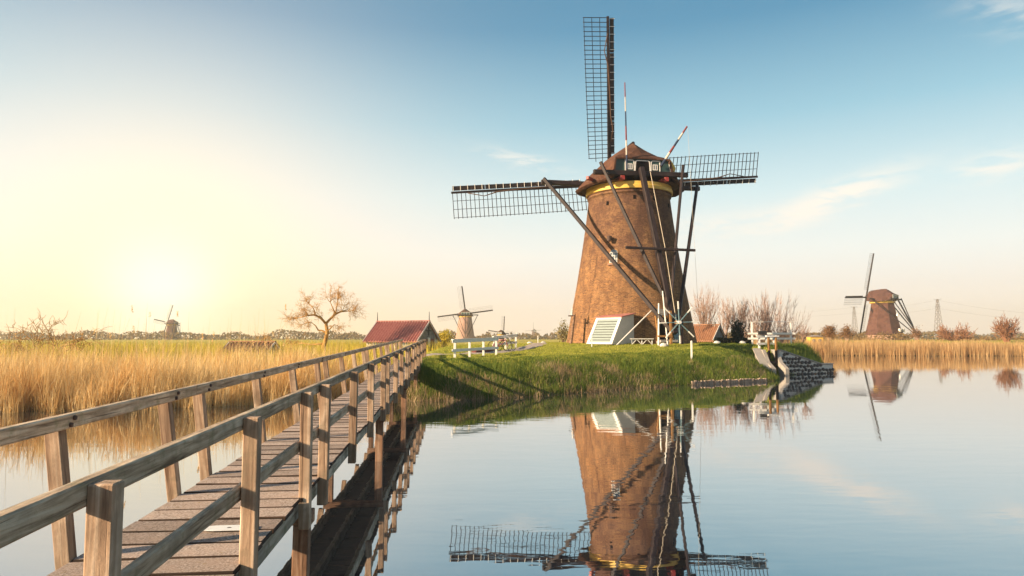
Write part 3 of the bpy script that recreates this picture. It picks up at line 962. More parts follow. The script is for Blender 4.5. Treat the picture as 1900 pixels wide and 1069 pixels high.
# sails
HUB = Vector((-0.30, 4.62, 15.5)); TILT = 0.27; OMEGA = 0.088; SL = 15.55
shaft = MB().tube([(-0.30, 1.0, 14.52), HUB + Vector((0, 0.35, 0.09))], [0.32, 0.36], 12).build('wind_shaft', MAT['rust'], MILL)
def twist(z): return R(6) + R(17) * (1 - z / SL)
LAT0, LAT1, LW = 2.6, SL - 0.12, 2.38
stock_me = MB()
stock_me.add([(-.17, -.17, 0), (.17, -.17, 0), (.17, .17, 0), (-.17, .17, 0), (-.10, -.10, SL), (.10, -.10, SL), (.10, .10, SL), (-.10, .10, SL)],
             [(3, 2, 1, 0), (4, 5, 6, 7), (0, 1, 5, 4), (1, 2, 6, 5), (2, 3, 7, 6), (3, 0, 4, 7)])
stock_me = stock_me.mesh('stock'); stock_me.materials.append(DT)
NB = 32
def twisted_strip(x0, x1, za, zb, th, n=10, yo=0.0):
    m_ = MB(); vs = []; fs = []
    for i in range(n + 1):
        z = za + (zb - za) * i / n
        a = twist(z)
        for x in (x0, x1):
            for y in (-th / 2, th / 2):
                X = x * math.cos(a) - (y + yo) * math.sin(a); Y = x * math.sin(a) + (y + yo) * math.cos(a)
                vs.append((X, Y, z))
    for i in range(n):
        b = i * 4
        for q in ((0, 2, 6, 4), (1, 5, 7, 3), (0, 4, 5, 1), (2, 3, 7, 6)): fs.append(tuple(b + k for k in q))
    fs += [(0, 1, 3, 2), (n * 4, n * 4 + 2, n * 4 + 3, n * 4 + 1)]
    return m_.add(vs, fs)
rail_mes = []
for x, za in ((-LW / 3, LAT0 - 0.7), (-2 * LW / 3, LAT0 - 0.35), (-LW, LAT0)):
    me = twisted_strip(x - .022, x + .022, za, LAT1, 0.045, yo=0.055).mesh('lattice_rail'); me.materials.append(DT); rail_mes.append(me)
board_mes = []
for k in range(4):
    za = 2.9 + (LAT1 - 2.9) * k / 4 + 0.02; zb = 2.9 + (LAT1 - 2.9) * (k + 1) / 4 - 0.02
    me = twisted_strip(0.17, 0.60, za, zb, 0.03, 4, yo=-0.01).mesh('lead_board'); me.materials.append(MAT['dark_timber']); board_mes.append(me)
bar_me = cbox(LW + 0.1, 0.055, 0.06, 0.006); bar_me.materials.append(DT)
peg_me = cbox(0.52, 0.045, 0.05, 0.006); peg_me.materials.append(MAT['white_paint'])
cloth_me = MB().tube([(-0.10, -0.2, SL * .90), (-.45, -.25, SL * .80), (-.12, -.28, SL * .72), (0.05, -.25, SL * .55), (.10, -.25, SL * .42), (.30, -.27, SL * .34), (0.1, -.25, SL * .26)],
                     [.05, .04, .07, .06, .06, .05, .03], 5).mesh('rolled_cloth', True); cloth_me.materials.append(MAT['thatch_fascia'])
for q in range(4):
    st = link('sail', stock_me, None, MILL, matrix=sail_matrix(HUB, TILT, -OMEGA - q * math.pi / 2))
    for me in rail_mes: link('lattice_rail', me, None, st)
    for me in board_mes: link('lead_board', me, None, st)
    for i in range(NB):
        z = LAT0 + (LAT1 - LAT0) * i / (NB - 1)
        a = twist(z)
        c = Vector((-(LW + .1) / 2 * math.cos(a), -(LW + .1) / 2 * math.sin(a), z))
        m = Matrix.Rotation(a, 4, 'Z'); m.translation = c
        link('lattice_bar', bar_me, None, st, matrix=m)
    for i in range(19):
        z = 3.0 + (LAT1 - 3.1) * i / 18
        a = twist(z)
        m = Matrix.Rotation(a, 4, 'Z'); m.translation = Vector((0.42 * math.cos(a) + .045 * math.sin(a), 0.42 * math.sin(a) - .045 * math.cos(a), z))
        link('peg', peg_me, None, st, matrix=m)
    link('rolled_cloth', cloth_me, None, st)

# tower openings
def wall_frame(a, z):
    """matrix on the wall: X along the wall to the right, Y into the wall, Z up the slope"""
    p = on_tower(a, z); p2 = on_tower(a, z + 0.5)
    zc = (p2 - p).normalized(); xc = Vector((math.cos(a), math.sin(a), 0)); yc = zc.cross(xc)
    m = Matrix((xc, yc, zc)).transposed().to_4x4(); m.translation = p
    return m
WA = math.asin(max(-1, min(1, -2.72 / tower_r(6.8))))
wmx = wall_frame(WA, 6.75)
arch = lambda w_, h_: [(-w_, 0), (w_, 0), (w_, h_ - w_ * .8)] + [(w_ * math.cos(t), h_ - w_ * .8 + w_ * .8 * math.sin(t)) for t in np.linspace(0.3, math.pi - .3, 7)] + [(-w_, h_ - w_ * .8)]
win = MB().prism(arch(.42, 1.32), -0.05, 0.10, lambda a, c, d: (a, d, c)).build('window', MAT['orange_timber'], MILL, matrix=wmx)
win['label'] = 'arched window with yellow surround high on the brick wall'
MB().prism(arch(.33, 1.18), -0.085, 0.05, lambda a, c, d: (a, d, c + .06)).build('pane', MAT['window_glass'], win)
fm = MB()
for x in (-.32, -.11, .11, .32): fm.box((x, -0.10, 0.52), (.035, .04, .92))
for z in (.08, .38, .68, .98): fm.box((0, -0.105, z), (.62, .04, .035))
fm.build('window_frame', MAT['white_paint'], win)
MB().box((0, -0.08, -0.06), (.95, .18, .09)).build('sill', MAT['pink_brick'], win)
for a, z in ((-0.85, 12.15), (-0.22, 12.55), (0.26, 12.5), (0.8, 12.1)):
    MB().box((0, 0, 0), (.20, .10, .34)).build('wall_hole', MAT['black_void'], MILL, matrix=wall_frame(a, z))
lm = MB().tube([(0, 0, 0), (0, -.35, .05), (0, -.42, -.05)], .05, 6).tube([(0, -.42, 0), (0, -.42, -.42)], [.24, .16], 10)
lm.build('wall_lamp', MAT['rust'], MILL, matrix=wall_frame(-0.72, 9.05))
# doorway at the rear
dmx = wall_frame(0.16, 0.02)
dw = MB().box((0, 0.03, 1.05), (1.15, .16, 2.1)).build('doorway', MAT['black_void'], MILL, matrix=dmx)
dfm = MB()
for x in (-.62, .62): dfm.box((x, -.07, 1.1), (.13, .14, 2.2))
dfm.box((0, -.072, 2.25), (1.4, .15, .14))
dfm.build('door_frame', MAT['orange_timber'], dw)
MB().box((0, -.09, 2.62), (1.2, .14, .55)).build('transom', MAT['grey_board'], dw)
MB().box((0, -.35, .10), (1.6, .7, .2)).build('step', MAT['concrete'], dw)
tmx = wall_frame(0.40, 0.05)
td = MB().prism([(-.46, 0), (.50, 0), (.46, 2.2), (.26, 2.42), (-.26, 2.42), (-.44, 2.2)], -.12, .0, lambda a, c, d: (a, d, c)).build('shutter_door', MAT['teal_paint'], MILL, matrix=tmx)
td['label'] = 'teal boarded door leaning open at the foot of the tower'
for x in (-.3, 0, .3): MB().box((x, -.13, 1.05), (.025, .02, 2.0)).build('board_gap', MAT['rubber'], td)
for z in (.28, .55): MB().box((0, -.145, z), (.92, .04, .07)).build('ledge', MAT['teal_paint'], td)

# capstan wheel at the tail
wh = empty('tail_winch', FOOT + Vector((0.15, -0.52, 0.72)), 0, MILL)
hubm = MB().tube([(0, .25, 0), (0, -.18, 0)], .13, 10).build('wheel_hub', MAT['white_paint'], wh)
for k in range(8):
    a = R(45 * k + 2)
    d = Vector((math.cos(a), 0, math.sin(a)))
    bar('spoke', d * 0.12, d * 1.0, 0.07, 0.07, MAT['teal_paint'], wh, up=(0, 1, 0))
    bar('spoke_grip', d * 1.0, d * 1.60, 0.085, 0.085, MAT['white_paint'], wh, up=(0, 1, 0))
MB().tube([(0, .9, 0), (0, .25, 0)], .16, 10).build('drum', MAT['pile_wood'], wh)
bar('winch_leg', (-.45, .55, -1.65), (-.45, .55, .9), .16, .18, MAT['orange_timber'], wh, up=(0, 1, 0))
bar('winch_leg', (.45, .55, -1.65), (.45, .55, .5), .16, .18, DT, wh, up=(0, 1, 0))
bar('winch_beam', (-1.5, .5, -1.05), (-.35, .5, -1.05), .12, .14, MAT['orange_timber'], wh)

# slanted porch with a shutter against the tower
def gl(p): return MILL.matrix_basis @ Vector(p)
pr_a = -0.88
PR = empty('porch', MILL.matrix_basis @ on_tower(-0.56, 0.0, 0.15) , -0.84)
bpy.context.view_layer.update()
tag(PR, 'whitewashed slanted lean-to with louvred shutter at the foot of the brick tower', 'porch')
PR.location.z = 2.38
W2, D2, H2 = 1.32, 1.9, 2.45
body = MB()
prof2 = [(-D2, 0.0), (0.9, 0.0), (0.9, H2 - .02), (-0.62, H2 - .28)]
body.prism(prof2, -W2 + .06, W2 - .05, lambda a, c, d: (d, a, c)).build('wall', MAT['plaster'], PR)
MB().prism([(-0.80, H2 - .29), (1.0, H2 + .02), (1.0, H2 + .09), (-0.80, H2 - .22)], -W2 - .08, W2 + .08, lambda a, c, d: (d, a, c)).build('roof', MAT['red_tile'], PR)
sl = math.atan2(D2 - .62, H2 - .28)
fx = Matrix.Rotation(-sl, 4, 'X'); fx.translation = (0, -D2 - 0.03, 0.0)
Lf = math.hypot(D2 - .62, H2 - .28)
fr_ = MB()
for x in (-W2 + .12, W2 - .12): fr_.box((x, -.03, Lf / 2), (.26, .08, Lf))
fr_.box((0, -.035, Lf - .10), (W2 * 2, .08, .22)); fr_.box((0, -.035, .08), (W2 * 2, .08, .16))
fr_.build('frame', MAT['white_paint'], PR, matrix=fx)
MB().box((0, .02, Lf / 2), (2.15, .03, Lf - .3)).build('shutter_back', MAT['rubber'], PR, matrix=fx)
for k in range(9):
    z = .26 + (Lf - .56) * k / 8.
    mm = fx @ Matrix.Translation((0, -.03, z)) @ Matrix.Rotation(R(14), 4, 'X')
    link('louvre', cbox(2.10, .03, .17, .005), MAT['shutter_paint'], PR, matrix=mm)

# ------------------------------------------------------------------ far windmills
def far_mill(name, loc, phi, omega, SLn, label, body='far_thatch', octagon=True, lat=True, scale=1.0, tilt=0.2, tail=True, ring=True, ray=None):
    m = empty(name, loc, phi)
    m.scale = (scale,) * 3
    tag(m, label, 'windmill', 'windmills along the far dikes')
    nn = 8 if octagon else 32
    if octagon:
        MB().lathe([(5.3, -1.5), (5.3, 0), (5.2, 1.7)], nn).build('base', MAT['pink_brick'], m)
        MB().lathe([(5.75, 1.6), (5.75, 1.75), (5.1, 3.2), (4.2, 7.0), (3.6, 10.2), (3.35, 12.0)], nn).build('tower', MAT[body], m)
    else:
        MB().lathe([(5.6, -1.5), (5.5, 0), (4.7, 5), (4.0, 9.5), (3.5, 13.0)], nn).build('tower', MAT[body], m, smooth=True)
    top = 12.0 if octagon else 13.0
    if ring: MB().lathe([(3.5, top), (3.6, top + .1), (3.6, top + .7), (3.4, top + .75)], nn * 2 if octagon else nn).build('ring_beam', MAT['yellow_paint'], m)
    cz = top + .75
    c = MB()
    rows_ = []
    for s in ST:
        y, we, ze, ws, zs, zr = s
        hf = [(we * .93, ze), (we * .6 + ws * .4, ze + (zs - ze) * .5), (ws, zs), (0, zr)]
        rows_.append([(x, y, cz + z) for x, z in hf] + [(-x, y, cz + z) for x, z in reversed(hf[:-1])])
    k_ = len(rows_[0])
    for r_ in rows_: c.v += r_
    for i in range(len(rows_) - 1):
        for k in range(k_ - 1): c.f.append((i * k_ + k + 1, i * k_ + k, (i + 1) * k_ + k, (i + 1) * k_ + k + 1))
        c.f.append((i * k_, i * k_ + k_ - 1, (i + 1) * k_ + k_ - 1, (i + 1) * k_))
    c.f.append(tuple(range(k_))); c.f.append(tuple(reversed(range((len(rows_) - 1) * k_, len(rows_) * k_))))
    c.build('cap', MAT['thatch' if not octagon else body], m)
    g = MB().prism([(-2.3, .6), (2.3, .6), (2.2, 1.95), (-2.2, 1.95)], -3.9, -3.76, lambda a, b_, d: (a, d, cz + b_)).build('gable', MAT['green_paint'], m)
    t_ = MB()
    for sx in (-2.2, -.7, .7, 2.2): t_.box((sx, -3.93, cz + 1.25), (.16, .06, 1.3))
    for sz in (.66, 1.86): t_.box((0, -3.936, cz + sz), (4.6, .06, .14))
    t_.build('trim', MAT['white_paint'], g)
    hub = Vector((0, 4.7, cz + 1.5))
    MB().tube([(0, 1, cz + .8), hub + Vector((0, .4, .1))], .35, 8).build('wind_shaft', MAT['rust'], m)
    for q in range(4):
        st_ = MB().add([(-.2, -.2, 0), (.2, -.2, 0), (.2, .2, 0), (-.2, .2, 0), (-.13, -.13, SLn), (.13, -.13, SLn), (.13, .13, SLn), (-.13, .13, SLn)],
                       [(3, 2, 1, 0), (4, 5, 6, 7), (0, 1, 5, 4), (1, 2, 6, 5), (2, 3, 7, 6), (3, 0, 4, 7)])
        sl_ = st_.build('sail', DT, m, matrix=sail_matrix(hub, tilt, -omega - q * math.pi / 2))
        if lat:
            l_ = MB()
            for i in range(18):
                z = 2.6 + (SLn - 2.7) * i / 17
                l_.box((-1.2, .02, z), (2.4, .03, .03))
            for x in (-.8, -1.6, -2.4): l_.box((x, .07, (2.6 + SLn) / 2), (.05, .04, SLn - 2.6))
            l_.build('lattice', DT, sl_)
            MB().box((.36, 0, (2.6 + SLn) / 2), (.45, .05, SLn - 2.7)).build('lead_board', DT, sl_)
    if tail:
        ft = Vector((0, -9.6, 1.0))
        bar('crossbeam', (-4.3, -3.9, cz + .5), (4.3, -3.9, cz + .5), .4, .45, DT, m)
        bar('crossbeam', (-7.2, 1.0, cz + .6), (7.2, 1.0, cz + .6), .4, .45, DT, m)
        bar('tail_pole', (0, -4.2, cz + 1.0), ft, .38, .38, DT, m, up=(0, 1, 0))
        for sx in (-1, 1):
            bar('long_brace', (7.0 * sx, .8, cz + .8), ft + Vector((.3 * sx, 0, 0)), .24, .26, DT, m)
            bar('short_brace', (4.0 * sx, -4.0, cz + .9), ft + Vector((.3 * sx, 1.2, 3.0)), .2, .22, DT, m)
        wv = MB()
        for k in range(4):
            a = R(45 * k + 10)
            wv.beam(ft + Vector((1.5 * math.cos(a), -.4, 1.5 * math.sin(a) + .6)), ft + Vector((-1.5 * math.cos(a), -.4, -1.5 * math.sin(a) + .6)), .1, .1, up=(0, 1, 0))
        wv.build('tail_wheel', MAT['grey_board'], m)
    return m

def at(px, py, Y):
    d = ray_dir(px, py)
    return Vector((d.x / d.y * Y, Y, CAM_H + d.z / d.y * Y))

p = at(1640, 628, 262); MR = far_mill('windmill', (p.x, p.y, 2.3), R(41), R(3), 15.0, 'thatched eight-sided windmill with pinkish brown body across the water, beyond the golden reeds')
MR.scale = (1.24, 1.24, 1.15)
MB().box((-2.0, -4.95, 8.0), (.7, .5, .8)).build('window', MAT['white_paint'], MR)
for q in ((-1.2, 3.0), (1.6, 2.9)): MB().box((q[0], -5.1, q[1]), (.9, .5, 1.1)).build('window', MAT['white_paint'], MR)
p = at(863, 634, 360); far_mill('windmill', (p.x, p.y, 1.2), R(4), R(8), 15.5, 'pale pinkish brick windmill seen between the red-roofed barn and the white bridge railing', body='pink_brick', octagon=False, scale=0.96)
p = at(930, 634, 270); far_mill('windmill', (p.x, p.y, -2.0), R(-25), R(-8), 15.0, 'half hidden mill with one dark upright sail just right of the white bridge railing', body='pink_brick', octagon=False, scale=0.45, tail=False)
p = at(991, 634, 1150); far_mill('windmill', (p.x, p.y, 1.0), R(8), R(3), 14.0, 'tiniest windmill on the horizon left of the brick tower', octagon=True, lat=False, scale=1.0, tail=False, ring=False)
p = at(318, 634, 520); far_mill('windmill', (p.x, p.y, 1.0), R(74), R(-8), 14.5, 'hazy windmill standing in the sun glow above the reed field', octagon=True, scale=0.95)

# ------------------------------------------------------------------ barn and shed
def corrugated(x0, x1, y_e, z_e, y_r, z_r, n_r, amp=0.085, th=0.10):
    """tiled slope running along X from the eave to the ridge"""
    m_ = MB(); k = n_r * 4
    for lvl in (0, 1):
        for (y, z) in ((y_e, z_e), (y_r, z_r)):
            for i in range(k + 1):
                m_.v.append((x0 + (x1 - x0) * i / k, y, z + amp * math.cos(i * math.pi / 2) - lvl * th))
    s = k + 1
    up = y_r > y_e
    for i in range(k):
        q = (i, i + 1, s + i + 1, s + i)
        m_.f.append(q if up else tuple(reversed(q)))
        q = (2 * s + i, 3 * s + i, 3 * s + i + 1, 2 * s + i + 1)
        m_.f.append(q if up else tuple(reversed(q)))
        q = (i, 2 * s + i, 2 * s + i + 1, i + 1)
        m_.f.append(q if up else tuple(reversed(q)))
    return m_

def barn(name, loc, rz, L_, D_, hw, hr, label, roofm, wallm, gablem, n_r):
    b = empty(name, loc, rz)
    tag(b, label, 'barn' if 'barn' in label else 'shed')
    MB().box((0, 0, hw / 2 - .2), (L_, D_, hw + .4)).build('wall', MAT[wallm], b)
    for sx in (-1, 1):
        g = MB().prism([(-D_ / 2, hw), (D_ / 2, hw), (0, hr - .06)], sx * (L_ / 2 - .06), sx * (L_ / 2 + .03), lambda a, c, d: (d, a, c)).build('gable', MAT[gablem], b)
        for sy in (-1, 1):
            bar('verge_board', (sx * (L_ / 2 + .22), sy * (D_ / 2 + .38), hw - .22), (sx * (L_ / 2 + .22), 0, hr + .10), .05, .2, MAT['white_paint'], g, up=(1, 0, 0)) if False else bar('verge_board', (sx * (L_ / 2 + .2), sy * (D_ / 2 + .36), hw - .20), (sx * (L_ / 2 + .2), sy * .02, hr + .06), .05, .18, MAT['white_paint'], b)
    sl_ = (hr - hw) / (D_ / 2)
    for sy in (-1, 1):
        corrugated(-L_ / 2 - .25, L_ / 2 + .25, sy * (D_ / 2 + .38), hw - .38 * sl_ + .1, 0, hr + .1, n_r).build('roof', MAT[roofm], b)
    bar('ridge', (-L_ / 2 - .27, 0, hr + .15), (L_ / 2 + .27, 0, hr + .15), .26, .12, MAT[roofm], b, b=.04)
    return b
bl = at(747, 650, 76)
BZ = 1.42
BA = barn('barn', (bl.x, bl.y, BZ), R(-20), 6.2, 5.0, 1.30, 3.2, 'low barn with red tiled roof and pale gable beyond the footbridge', 'red_tile', 'plaster', 'grey_board', 20)
for x in (-1.7, 1.6):
    wdw = MB().box((x, -2.52, .92), (.95, .08, .5)).build('window', MAT['white_paint'], BA)
    for k in (-.3, 0, .3): MB().box((x + k, -2.57, .92), (.22, .03, .36)).build('pane', MAT['window_glass'], wdw)
dd = MB().box((3.14, -.75, .68), (.10, 1.0, 1.36)).build('door', MAT['dark_red_paint'], BA); dd['label'] = 'dark red barn door'
MB().box((3.14, .95, .68), (.10, 1.0, 1.36)).build('door', MAT['dark_red_paint'], BA)
MB().box((3.18, .1, .75), (.12, .45, 1.5)).build('door_post', MAT['white_paint'], BA)
bar('cross_brace', (3.19, -.6, 2.25), (3.19, .6, 2.25), .05, .09, DT, BA); bar('cross_brace', (3.22, 0, 1.75), (3.22, 0, 2.7), .05, .09, DT, BA, up=(1, 0, 0))
for sx in (-1, 1): MB().tube([(sx * 3.25, 0, 3.2), (sx * 3.25, 0, 4.35)], [.06, .025], 6).build('finial', DT, BA)
sh = at(1312, 634, 78)
SHD = barn('shed', (sh.x - 0.4, sh.y, 1.75), R(-42), 3.6, 2.8, 1.1, 2.5, 'small shed with brown pantile roof behind the right foot of the brick windmill', 'brown_tile', 'yellow_paint', 'grey_board', 16)
MB().box((1.85, -.2, .62), (.1, 1.5, 1.25)).build('door', MAT['green_paint'], SHD)
MB().tube([(1.4, 0, 2.4), (1.4, 0, 2.95)], .14, 8).build('chimney', MAT['concrete'], SHD)
# low dark roof among the reeds
lr = at(468, 636, 66)
LR = barn('shed', (lr.x, lr.y, 1.05), R(-6), 4.2, 3.0, .55, 1.35, 'low rust coloured shed roof rising out of the reeds left of the gnarled tree', 'brown_tile', 'grey_board', 'grey_board', 12)

# ------------------------------------------------------------------ railings, posts and small things on the lawn
WP = MAT['white_paint']
def gpt(px, py, Y):
    p_ = at(px, py, Y)
    return Vector((p_.x, p_.y, gz(p_.x, p_.y)))
def railing(name, pts, h, label, rails=(1.0, .52), post=.14, rail_h=.17):
    r_ = empty(name, pts[0]); tag(r_, label, 'railing')
    o0 = Vector(pts[0])
    for p_ in pts:
        q = Vector(p_) - o0
        bar('post', q + Vector((0, 0, -.3)), q + Vector((0, 0, h)), post, post, WP, r_, up=(0, 1, 0))
    a, b = Vector(pts[0]) - o0, Vector(pts[-1]) - o0
    d = (b - a).normalized() * .25
    off = Vector((0, -1, 0)) * (post / 2 + .03)
    for t in rails:
        bar('rail', a - d + off + Vector((0, 0, h * t - rail_h / 2)), b + d + off + Vector((0, 0, h * t - rail_h / 2)), .05, rail_h, WP, r_)
    bar('cap_rail', a - d + Vector((0, -.02, h + .025)), b + d + Vector((0, -.02, h + .025)), .17, .05, WP, r_)
    return r_
rp = [(-3.40, 40.8), (-2.60, 42.0), (-1.80, 43.2), (-1.02, 44.4)]
railing('bridge_railing', [Vector((x, y, gz(x, y) - .05)) for x, y in rp], 1.12, 'white painted railing beside the gravel path, nearest to the footbridge end')
rp = [(-1.3, 50.0), (-.5, 52.0), (.3, 54.0)]
railing('bridge_railing', [Vector((x, y, gz(x, y) - .05)) for x, y in rp], 1.05, 'farther white railing behind the bicycles across the culvert')
cm = empty('culvert', (-1.9, 47.6, gz(-1.9, 47.6)), R(68)); tag(cm, 'low red brick culvert wall under the white railing', 'wall')
for k in range(9): 
    for j in range(2): MB().box((-1.6 + k * .4 + j * .2, 0, .05 + j * .17), (.385, .3, .155)).build('brick', MAT['dark_red_paint'], cm)
MB().box((0, .01, -.25), (3.8, .26, .5)).build('footing', MAT['mortar'], cm)

def bicycle(loc, rz, label, colm):
    b = empty('bicycle', loc, rz); tag(b, label, 'bicycle', 'bicycles parked by the white railing')
    for x in (-.52, .55):
        ring_ = []
        t_ = MB()
        pts = [(x + .34 * math.cos(t), 0, .35 + .34 * math.sin(t)) for t in np.linspace(0, 2 * math.pi, 25)]
        t_.tube(pts, .022, 6, False)
        wl = t_.build('wheel', MAT['rubber'], b)
        sp_ = MB()
        for k in range(8):
            a = math.pi * k / 8
            sp_.tube([(x - .33 * math.cos(a), 0, .35 - .33 * math.sin(a)), (x + .33 * math.cos(a), 0, .35 + .33 * math.sin(a))], .004, 3)
        sp_.build('spokes', MAT['steel'], wl)
    f_ = MB()
    for a, c in (((-.52, 0, .35), (-.08, 0, .32)), ((-.08, 0, .32), (-.22, 0, .82)), ((-.52, 0, .35), (-.2, 0, .75)), ((-.08, 0, .32), (.38, 0, .76)), ((-.2, 0, .75), (.38, 0, .80)), ((.36, 0, .92), (.55, 0, .35))):
        f_.tube([a, c], .02, 6)
    f_.build('frame', MAT[colm], b)
    MB().tube([(.36, 0, .9), (.33, 0, 1.05)], .018, 6).tube([(.16, -.28, 1.08), (.33, -.2, 1.07), (.36, 0, 1.05), (.33, .2, 1.07), (.16, .28, 1.08)], .016, 6).build('handlebar', MAT['steel'], b)
    MB().add([(-.38, -.09, .88), (-.38, .09, .88), (.0, 0, .88), (-.38, -.08, .94), (-.38, .08, .94), (.02, 0, .93)], [(0, 1, 2), (5, 4, 3), (0, 3, 4, 1), (1, 4, 5, 2), (2, 5, 3, 0)]).build('saddle', MAT['rubber'], b)
    return b
for i, (x, y, rz, cmn, lb) in enumerate(((-.85, 48.6, 12, 'red_paint', 'red bicycle parked beside the white railing near the gravel path'), (-.55, 49.5, 20, 'rubber', 'black bicycle parked close behind the red one'))):
    bicycle((x, y, gz(x, y) + .03), R(rz), lb, cmn)

def stake(px, y_, h, label, wd=.07):
    p_ = at(px, 640, y_)
    z = gz(p_.x, p_.y)
    s_ = MB().add([(-wd/2, -wd/2, -.3), (wd/2, -wd/2, -.3), (wd/2, wd/2, -.3), (-wd/2, wd/2, -.3), (-wd/2, -wd/2, h - .04), (wd/2, -wd/2, h - .04), (wd/2, wd/2, h - .04), (-wd/2, wd/2, h - .04), (0, 0, h)],
                  [(3, 2, 1, 0), (0, 1, 5, 4), (1, 2, 6, 5), (2, 3, 7, 6), (3, 0, 4, 7), (4, 5, 8), (5, 6, 8), (6, 7, 8), (7, 4, 8)]).build('stake', WP, loc=(p_.x, p_.y, z))
    tag(s_, label, 'stake', 'white stakes on the lawn')
stake(1283, 46.5, 1.25, 'white stake standing alone on the lawn below the tail winch', .10)
stake(1098, 52.5, 1.0, 'white stake in front of the slanted porch')
stake(958, 62, 1.15, 'white stake between the bicycles and the path, left one of a pair', .09)
stake(946, 66, 1.15, 'white stake nearest the half hidden mill beyond the bicycles', .09)
stake(998, 72, 1.0, 'white stake beside the path under the tiniest windmill', .09)
# white bench
bn = at(1191, 636, 54.3); bz = gz(bn.x, bn.y)
BN = empty('bench', (bn.x, bn.y, bz), R(3)); tag(BN, 'low white trestle bench against the foot of the brick windmill', 'bench')
bar('seat', (-.92, 0, .46), (.92, 0, .46), .35, .06, WP, BN)
for x in (-.82, 0, .82): bar('leg', (x, 0, -.05), (x, 0, .43), .07, .07, WP, BN, up=(0, 1, 0))
for x0, x1 in ((-.78, -.42), (-.05, -.42), (.05, .42), (.78, .42)): bar('brace', (x0, -.05, .05 if abs(x0) < .5 else .05), (x1, -.05, .42), .045, .05, WP, BN, up=(0, 1, 0))
# poles by the door
def pole(p0, p1, r_, label, mat=WP):
    a = Vector(p0); b = Vector(p1)
    o_ = MB().tube([(0, 0, 0), (b - a) * .5, b - a], [r_, r_ * .95, r_ * .8], 8).build('pole', mat, loc=a)
    tag(o_, label, 'pole')
    return o_
a = at(1143, 634, 53.6); b = at(1213, 572, 55.4); a.z = gz(a.x, a.y)
pole(a, b, .055, 'long white pole leaning diagonally against the brick tower')
a = at(1222, 634, 52.9); a.z = gz(a.x, a.y); pole(a, at(1222.5, 563, 52.9), .075, 'upright white pole in front of the dark doorway')
a = at(1241, 600, 52.4); pole((a.x - .1, a.y, gz(a.x, a.y)), at(1229.5, 540, 52.6), .06, 'thin tall white pole behind the winch spokes')
a = at(1059, 634, 57.4); a.z = gz(a.x, a.y)
LP = pole(a, at(1066, 583, 57.9), .13, 'brown timber pole against the left edge of the brick tower', MAT['pile_wood'])
MB().box((0.06, 0, 2.35), (.5, .25, .10)).build('bracket', MAT['rust'], LP)
MB().tube([(.1, 0, 2.4), (.16, 0, 3.0)], [.10, .05], 8).build('tip', MAT['plaster'], LP)
# whitewashed boulders
def boulder(px, y_, label, r_=.24):
    p_ = at(px, 640, y_)
    m_ = MB(); n_, k_ = 8, 12
    rr = random.Random(px)
    for i in range(n_ + 1):
        ph = math.pi * i / n_
        for k in range(k_):
            t = 2 * math.pi * k / k_
            s = r_ * (1 + .12 * math.sin(3 * t + ph * 2) + rr.uniform(-.04, .04))
            m_.v.append((1.25 * s * math.sin(ph) * math.cos(t), s * math.sin(ph) * math.sin(t), .72 * s * math.cos(ph)))
    for i in range(n_):
        for k in range(k_): m_.f.append((i * k_ + k, (i + 1) * k_ + k, (i + 1) * k_ + (k + 1) % k_, i * k_ + (k + 1) % k_))
    o_ = m_.build('boulder', MAT['boulder_white'], smooth=True, loc=(p_.x, p_.y, gz(p_.x, p_.y) + r_ * .35))
    tag(o_, label, 'boulder', 'whitewashed boulders on the lawn')
boulder(1231, 52.2, 'whitewashed boulder in front of the dark mill doorway')
boulder(1330, 58, 'whitewashed boulder before the pantiled shed')
boulder(1377, 58, 'whitewashed boulder close to the dark green hedge')
boulder(983, 70, 'whitewashed boulder at the path edge, left of the two there')
boulder(1008, 69, 'whitewashed boulder at the path edge, nearer the brick tower')

# ------------------------------------------------------------------ sluice with stone retaining wall
WALL_A = Vector((21.0, 53.72, 0)); WALL_B = Vector((26.4, 56.55, 0))
wd_ = (WALL_B - WALL_A); WL = wd_.length; wa = math.atan2(wd_.y, wd_.x)
SW = empty('retaining_wall', WALL_A, wa); tag(SW, 'sloping retaining wall of black stones in pale mortar at the water edge', 'wall')
def wtop(x): return float(np.interp(x, [0, WL * .78, WL], [1.92, .74, .74]))
core = MB().prism([(0, -1.0), (WL, -1.0), (WL, .72), (WL * .78, .72), (0, 1.90)], 0.0, .42, lambda a, c, d: (a, d, c)).build('mortar_bed', MAT['mortar'], SW)
bar('coping', (0, .18, 1.95), (WL * .78, .18, .78), .56, .09, MAT['concrete'], SW)
bar('coping', (WL * .78, .18, .775), (WL + .03, .18, .775), .56, .09, MAT['concrete'], SW)
stone_mes = []
for k in range(8):
    rr = random.Random(k); n_ = 8; m_ = MB()
    pts = [((.5 + rr.uniform(-.09, .08)) * math.cos(2 * math.pi * i / n_ + .2), (.5 + rr.uniform(-.09, .08)) * math.sin(2 * math.pi * i / n_ + .2)) for i in range(n_)]
    m_.v += [(a, .0, c) for a, c in pts] + [(a * .97, -.05, c * .97) for a, c in pts] + [(a * .72, -.10, c * .72) for a, c in pts]
    for j in range(2):
        for i in range(n_): m_.f.append((j * n_ + i, j * n_ + (i + 1) % n_, (j + 1) * n_ + (i + 1) % n_, (j + 1) * n_ + i))
    m_.f.append(tuple(range(2 * n_, 3 * n_)))
    me = m_.mesh('stone'); me.materials.append(MAT['basalt']); stone_mes.append(me)
z = -.06; row = 0
